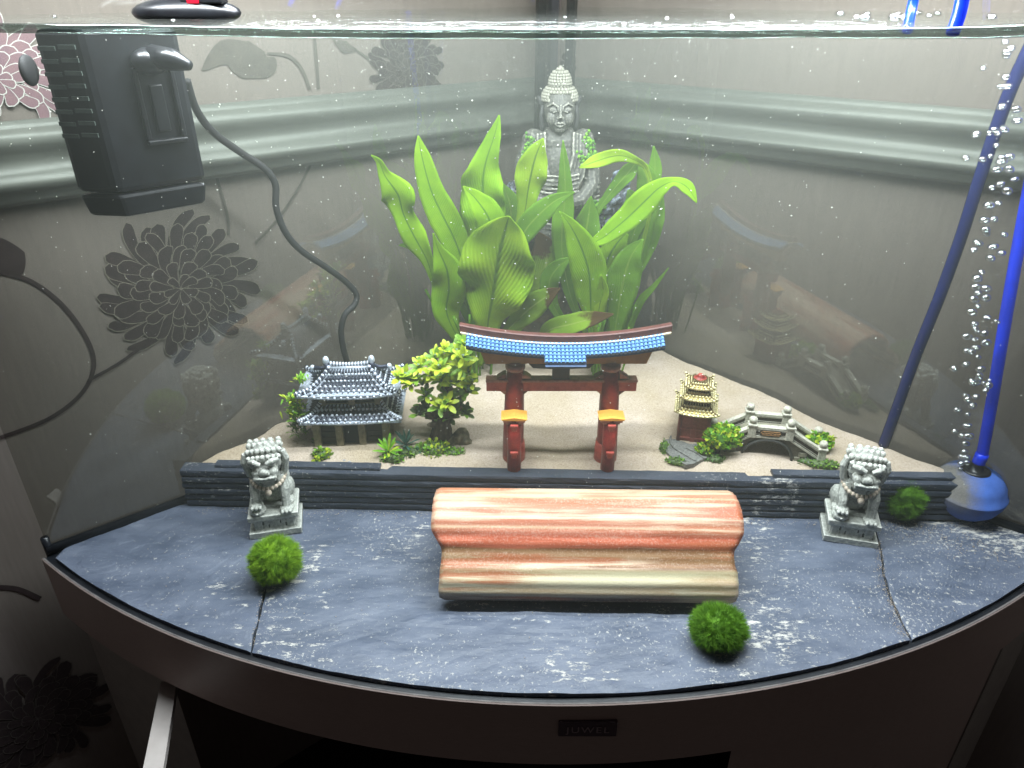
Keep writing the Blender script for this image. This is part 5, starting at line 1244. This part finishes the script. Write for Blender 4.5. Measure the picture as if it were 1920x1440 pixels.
# head
mb = MB(); fy = -.004
mb.ball((0, fy, hd + .003), (.0205, .0205, .0255), 18, 12).ball((0, fy - .003, hd - .010), (.0165, .0175, .0155), 16, 10).ball((0, fy - .012, hd - .0190), (.0075, .0075, .0055), 10, 8)
for sx in (-1, 1):
    mb.ball((sx * .0105, fy - .0145, hd - .007), (.0075, .0060, .0085), 10, 8)                          # cheek
    mb.tube([(sx * .0165, fy - .0130, hd + .0065), (sx * .0095, fy - .0195, hd + .0105), (sx * .0035, fy - .0205, hd + .0070), (sx * .0020, fy - .0215, hd + .002)], [.0011, .0015, .0016, .0014], 6)   # brow into nose
    mb.ball((sx * .0085, fy - .0168, hd + .0030), (.0058, .0038, .0036), 10, 8)
    mb.tube([(sx * .0140, fy - .0155, hd + .0030), (sx * .0088, fy - .0205, hd + .0006), (sx * .0040, fy - .0195, hd + .0020)], .0008, 6)
    mb.tube([(sx * .0045, fy - .0200, hd - .0135), (sx * .0068, fy - .0188, hd - .0122)], .0011, 6)
    mb.ball((sx * .0026, fy - .0222, hd - .0055), (.0022, .0024, .0020), 8, 6)
mb.tube([(0, fy - .0200, hd + .009), (0, fy - .0230, hd - .001), (0, fy - .0250, hd - .0055)], [.0016, .0018, .0026], 8)
mb.tube([(-.0055, fy - .0195, hd - .0118), (-.0022, fy - .0216, hd - .0110), (0, fy - .0214, hd - .0117), (.0022, fy - .0216, hd - .0110), (.0055, fy - .0195, hd - .0118)], [.0006, .0014, .0013, .0014, .0006], 7)
mb.tube([(-.0045, fy - .0195, hd - .0142), (0, fy - .0213, hd - .0150), (.0045, fy - .0195, hd - .0142)], [.0007, .0018, .0007], 7)
head = sculpt('head', mb, .00062, 'stone', bd, 1, .00015, 700)
for sx in (-1, 1):
    m2 = MB(); m2.tube([(sx * .0205, .000, hd + .002), (sx * .0255, .002, hd + .0125), (sx * .0285, .004, hd + .0155)], [.0032, .0028, .0006], 8, flat=1.6).tube([(sx * .0215, -.001, hd + .006), (sx * .0235, -.001, hd - .006), (sx * .0225, -.002, hd - .018), (sx * .0212, -.003, hd - .024)], [.0030, .0030, .0034, .0022], 8)
    m2.build('ear', 'stone', head, smooth=True)
# hair: cap, bun, rows of curls
mb = MB(); hc = Vector((0, .002, hd + .014))
mb.ball(hc, (.0222, .0215, .0160), 16, 10).ball(hc + Vector((0, 0, .015)), (.0135, .0135, .0165), 14, 10)
def curls(c, r, z0, z1, rows, size):
    for i in range(rows):
        t = lerp(z0, z1, i / (rows - 1)); s_ = math.sqrt(max(0, 1 - t * t)); n_ = max(1, int(2 * math.pi * r[0] * s_ / (size * 1.75)))
        for k in range(n_):
            q = 2 * math.pi * (k + .5 * (i % 2)) / n_; p = c + Vector((r[0] * s_ * math.cos(q), r[1] * s_ * math.sin(q), r[2] * t))
            if p.y < -.0155 and p.z < hd + .0185: continue
            mb.ball(p, size, 7, 5)
curls(hc, (.0226, .0222, .0165), -.10, .82, 6, .0024); curls(hc + Vector((0, 0, .015)), (.0140, .0140, .0170), .05, .97, 6, .0022)
mb.ball(hc + Vector((0, 0, .0325)), .0032, 8, 6); mb.build('hair', 'hair', head, smooth=True)
# moss on arms and knee
def moss_patch(pts, seed, n, size=.0022):
    r_ = random.Random(seed); mb = MB()
    for k in range(n):
        a = r_.choice(pts); p = Vector(a[:3]) + Vector((r_.gauss(0, a[3]), r_.gauss(0, a[3] * .5), r_.gauss(0, a[4])))
        mb.ball(p, r_.uniform(.5, 1.1) * size, 5, 4, mi=r_.randrange(2))
    return mb.build('moss_patch', ['moss', 'fol_b'], bd)
moss_patch([(-.038, -.010, zz(272), .0030, .006), (-.045, -.009, zz(300), .0028, .008), (-.047, -.012, zz(330), .0028, .007)], 1, 260)
moss_patch([(.040, -.010, zz(272), .0028, .007), (.034, -.017, zz(290), .006, .003), (.044, -.010, zz(295), .0028, .005)], 2, 220)
moss_patch([(.048, -.026, zz(376), .008, .004), (.058, -.020, zz(385), .004, .006)], 3, 160)
# rock mount under the statue
mb = MB(); rr = random.Random(4)
mb.ball((0, -.005, -.03), (.060, .045, .040), 14, 10).ball((-.01, -.01, -.09), (.070, .050, .070), 14, 10).ball((.03, 0, -.08), (.05, .04, .06), 14, 10)
rk = sculpt('rock_mount', mb, .003, 'brown_rock', None, 0, .010, 45); rk.location = (bxc, YB, bz0 - .002)
tag(rk, 'brown rock mount behind the plants under the seated statue', 'rock')
def rockpile(loc, parts, label, seed):
    mb = MB()
    for c_, r_ in parts: mb.ball(c_, r_, 12, 9)
    o = sculpt('lava_rock', mb, .0018, 'rock', None, 0, .006, 95)
    push(o.data, lambda c: .0018 * noise.noise(c * 330 + Vector((seed, 0, 0))))
    o.location = loc; return tag(o, label, 'rock', 'dark lava rocks by the statue')
pr_ = A(1152, 440, .915)
rockpile((pr_.x, .915, pr_.z - .02), [((.004, 0, .088), (.010, .010, .014)), ((.002, 0, .066), (.015, .013, .022)), ((-.004, 0, .035), (.021, .016, .032)), ((-.010, 0, .0), (.026, .018, .03)), ((-.012, 0, -.05), (.032, .022, .05)), ((-.01, 0, -.11), (.04, .03, .06))], 'knobbly dark blue lava rock standing right of the statue', 3)
pr_ = A(952, 400, .935)
rockpile((pr_.x, .935, pr_.z), [((.012, 0, .030), (.012, .010, .014)), ((.004, 0, .010), (.016, .014, .022)), ((0, 0, -.03), (.022, .018, .04)), ((0, 0, -.10), (.03, .025, .07))], 'dark lava rock half hidden left of the statue', 5)

# ------------------------------------------------------------------ broad-leaved sword plants
def crop(pts): return [(640 + x * .43062, 80 + y * .43056) for x, y in pts]
def blade(parent, off, pts, wds, y0, y1, mat, twist=0., fold=.18, seed=0, ybend=0.):
    """one strap leaf: photo-measured spine at real depth from base y0 to tip y1; pts listed tip first"""
    q = crop(pts)[::-1]; ww = [w_ * .43 for w_ in wds][::-1]; n = len(q)
    P = []; W = []
    for i, ((u, v), w_) in enumerate(zip(q, ww)):
        t = i / (n - 1); Y = lerp(y0, y1, t) + ybend * math.sin(math.pi * t)
        p = A(u, v, Y); P.append(p); W.append(w_ * px(p) * .56)
    Q = catmull(P, 6); WW = []
    for i in range(n - 1):
        a, b, c_, d_ = W[max(i - 1, 0)], W[i], W[i + 1], W[min(i + 2, n - 1)]
        for k in range(6):
            t = k / 6; WW.append(max(.0004, .5 * (2 * b + (c_ - a) * t + (2 * a - 5 * b + 4 * c_ - d_) * t * t + (3 * b - a - 3 * c_ + d_) * t ** 3)))
    WW.append(W[-1]); mb = MB(); mb.uv = []; NC = 8; vs = []
    cams = Vector((0, 0, CAM_Z)); N_ = len(Q)
    for i, p in enumerate(Q):
        t = (Q[min(i + 1, N_ - 1)] - Q[max(i - 1, 0)]).normalized(); vw = (cams - p).normalized()
        s_ = t.cross(vw).normalized(); nr = s_.cross(t).normalized()
        if nr.dot(vw) < 0: nr = -nr
        ang = twist + .5 * noise.noise(Vector((i * .13, seed, 2.)))
        s2 = s_ * math.cos(ang) + nr * math.sin(ang); n2 = nr * math.cos(ang) - s_ * math.sin(ang); wid = WW[i] / max(.55, math.cos(ang))
        for c_ in range(NC + 1):
            a = c_ / NC * 2 - 1
            edge = 1 + .05 * noise.noise(Vector((i * .35, seed * 3 + (5 if a > 0 else 0), 0)))
            rip = .09 * wid * abs(a) ** 2 * math.sin(i * .55 + seed + (1.9 if a > 0 else 0))
            vs.append(p + s2 * a * wid * edge + n2 * (fold * wid * (abs(a) - .3) + rip) - off); mb.uv.append((c_ / NC, i / (N_ - 1)))
    k = NC + 1; mb.add(vs, [(i * k + j, i * k + j + 1, (i + 1) * k + j + 1, (i + 1) * k + j) for i in range(N_ - 1) for j in range(NC)])
    return mb.build('leaf', mat, parent, smooth=True, solid=.0006)
def stem(parent, off, pts, r0=.0017):
    MB().tube([p - off for p in catmull(pts, 4)], r0, 7).build('stem', 'leaf_b', parent, smooth=True)
pL = S(902, 696, .088); pR = S(1128, 696, .088)
BLx = Vector((pL.x, .845, .085)); BRx = Vector((pR.x, .845, .085))
plL = empty('sword_plant', BLx, 0, 'broad leaved green water plant left of the statue, behind the gate', 'plant', 'broad leaved water plants')
plR = empty('sword_plant', BRx, 0, 'broad leaved green water plant right of the statue, leaves bending right', 'plant', 'broad leaved water plants')
bl = (600, 1410); br_ = (1120, 1410)
LEAVES_L = [
 ([(130, 490), (165, 520), (190, 580), (245, 660), (270, 745), (318, 845), (372, 945), (405, 1045), (470, 1200), bl], [4, 26, 55, 128, 84, 96, 50, 22, 14, 10], .85, .80, 'leaf_a', .1),
 ([(335, 405), (352, 500), (390, 640), (440, 750), (490, 850), (525, 950), (540, 1060), (580, 1250), bl], [5, 66, 98, 118, 112, 86, 44, 14, 10], .85, .83, 'leaf_a', -.1),
 ([(688, 315), (668, 400), (632, 510), (616, 600), (618, 700), (622, 800), (620, 950), (612, 1150), bl], [6, 52, 100, 160, 172, 150, 84, 22, 10], .86, .85, 'leaf_a', .15),
 ([(530, 625), (585, 680), (640, 760), (652, 830), (630, 980), (610, 1150), bl], [5, 70, 118, 112, 60, 20, 10], .84, .82, 'leaf_a', -.2),
 ([(525, 640), (548, 760), (562, 850), (570, 1000), (585, 1200), bl], [5, 66, 96, 74, 20, 10], .86, .87, 'leaf_b', .2),
 ([(400, 830), (420, 895), (460, 990), (468, 1080), (458, 1170), (500, 1270), bl], [5, 40, 120, 132, 104, 44, 12], .845, .815, 'leaf_a', 0),
 ([(730, 755), (715, 810), (690, 910), (672, 1020), (655, 1120), (640, 1210), (630, 1300), bl], [8, 160, 278, 290, 214, 110, 40, 12], .83, .79, 'leaf_c', .12),
 ([(880, 415), (848, 490), (826, 575), (812, 650), (800, 730), (775, 830), (720, 1050), bl], [4, 92, 128, 90, 62, 44, 18, 10], .86, .84, 'leaf_c', .1),
 ([(1015, 650), (930, 690), (860, 750), (800, 820), (755, 920), (700, 1120), bl], [5, 58, 92, 84, 50, 18, 10], .85, .815, 'leaf_b', .1),
 ([(952, 1070), (890, 1108), (828, 1152), (770, 1205), (715, 1265), bl], [6, 72, 98, 78, 34, 10], .835, .79, 'leaf_d', .2),
 ([(250, 882), (300, 888), (372, 940), (420, 1000), (500, 1180), bl], [4, 26, 22, 14, 10, 8], .86, .85, 'leaf_b', 0),
 ([(700, 610), (738, 720), (728, 850), (700, 1000), (670, 1200), bl], [5, 98, 104, 76, 24, 10], .86, .88, 'leaf_b', -.2),
 ([(850, 820), (892, 915), (885, 1000), (850, 1090), (760, 1260), bl], [8, 120, 138, 96, 24, 10], .86, .865, 'leaf_d', .2),
 ([(530, 1000), (560, 1080), (600, 1150), (620, 1260), bl], [6, 60, 76, 40, 12], .85, .84, 'leaf_b', .1),
 ([(500, 1090), (535, 1140), (575, 1220), (600, 1300), bl], [4, 46, 52, 30, 10], .85, .86, 'leaf_b', .1),
]
LEAVES_R = [
 ([(965, 425), (970, 520), (975, 620), (970, 720), (960, 830), (965, 940), (1000, 1110), (1070, 1280), br_], [4, 36, 56, 78, 80, 66, 40, 16, 10], .86, .85, 'leaf_b', .1),
 ([(950, 735), (1002, 805), (1048, 900), (1078, 1000), (1085, 1100), (1090, 1200), br_], [4, 64, 122, 138, 112, 50, 12], .84, .80, 'leaf_a', -.15),
 ([(1088, 668), (1076, 760), (1062, 850), (1062, 950), (1085, 1150), br_], [5, 84, 124, 120, 36, 10], .86, .86, 'leaf_b', .1),
 ([(1288, 515), (1250, 565), (1185, 640), (1118, 735), (1105, 840), (1110, 1050), br_], [20, 62, 46, 22, 14, 12, 10], .87, .85, 'leaf_b', .3),
 ([(1035, 545), (1105, 518), (1200, 492), (1270, 508), (1330, 555), (1350, 700), (1290, 950), (1200, 1200), br_], [4, 50, 50, 30, 20, 16, 14, 12, 10], .86, .83, 'leaf_c', .1),
 ([(1360, 450), (1366, 540), (1352, 630), (1335, 720), (1300, 900), (1220, 1150), br_], [5, 52, 62, 74, 62, 22, 10], .86, .865, 'leaf_b', .1),
 ([(1292, 512), (1328, 585), (1332, 660), (1295, 770), (1250, 900), (1180, 1150), br_], [14, 80, 94, 76, 34, 14, 10], .865, .86, 'leaf_b', -.2),
 ([(1548, 698), (1508, 632), (1450, 605), (1385, 632), (1322, 690), (1240, 768), (1150, 842), (1085, 890), (1078, 1000), (1100, 1200), br_], [4, 50, 34, 70, 104, 92, 62, 26, 16, 14, 10], .85, .80, 'leaf_a', .15),
 ([(1400, 660), (1368, 760), (1312, 860), (1270, 960), (1220, 1130), br_], [5, 74, 116, 100, 30, 10], .86, .875, 'leaf_b', .1),
 ([(1315, 855), (1262, 930), (1232, 1020), (1216, 1100), (1200, 1200), (1180, 1290), br_], [5, 92, 132, 116, 70, 30, 12], .845, .82, 'leaf_b', .1),
 ([(1425, 980), (1362, 1060), (1300, 1130), (1240, 1260), br_], [3, 20, 32, 22, 10], .85, .84, 'leaf_b', 0),
 ([(1185, 1182), (1100, 1200), (1000, 1226), (905, 1252), (890, 1300), (1000, 1370), br_], [6, 54, 82, 66, 24, 12, 10], .84, .79, 'leaf_d', .25),
 ([(1242, 828), (1192, 885), (1155, 960), (1142, 1060), (1125, 1200), br_], [22, 118, 142, 108, 36, 10], .855, .85, 'leaf_a', .15),
 ([(1005, 935), (942, 980), (905, 1050), (930, 1160), (1040, 1310), br_], [5, 62, 76, 40, 16, 10], .86, .85, 'leaf_b', .1),
 ([(1285, 1135), (1262, 1180), (1235, 1250), (1190, 1330), br_], [5, 46, 52, 30, 10], .85, .855, 'leaf_b', .1),
 ([(1250, 640), (1270, 690), (1262, 760), (1230, 860), (1170, 1100), br_], [10, 70, 84, 50, 16, 10], .87, .89, 'leaf_b', .1),
 ([(1130, 1010), (1140, 1080), (1122, 1160), (1115, 1280), br_], [4, 46, 44, 20, 10], .84, .82, 'leaf_c', .1),
]
for i, (p_, w_, y0, y1, mt, tw) in enumerate(LEAVES_L): blade(plL, BLx, p_, w_, y0, y1, mt, tw, .11, i + 1)
for i, (p_, w_, y0, y1, mt, tw) in enumerate(LEAVES_R): blade(plR, BRx, p_, w_, y0, y1, mt, tw, .11, i + 31)
rs_ = random.Random(3)
for pl_, off, base_, cx in ((plL, BLx, pL, 0), (plR, BRx, pR, 0)):
    for k in range(14):
        x = rs_.gauss(0, .011); y = rs_.gauss(0, .008); top_ = Vector((off.x + x * 2.2 + rs_.gauss(0, .006), .845 + y * 1.8, .17 + rs_.uniform(-.03, .02)))
        stem(pl_, off, [Vector((off.x + x, .845 + y, .074)), Vector((off.x + x * 1.3, .845 + y * 1.2, .11)), top_], rs_.uniform(.0012, .0022))
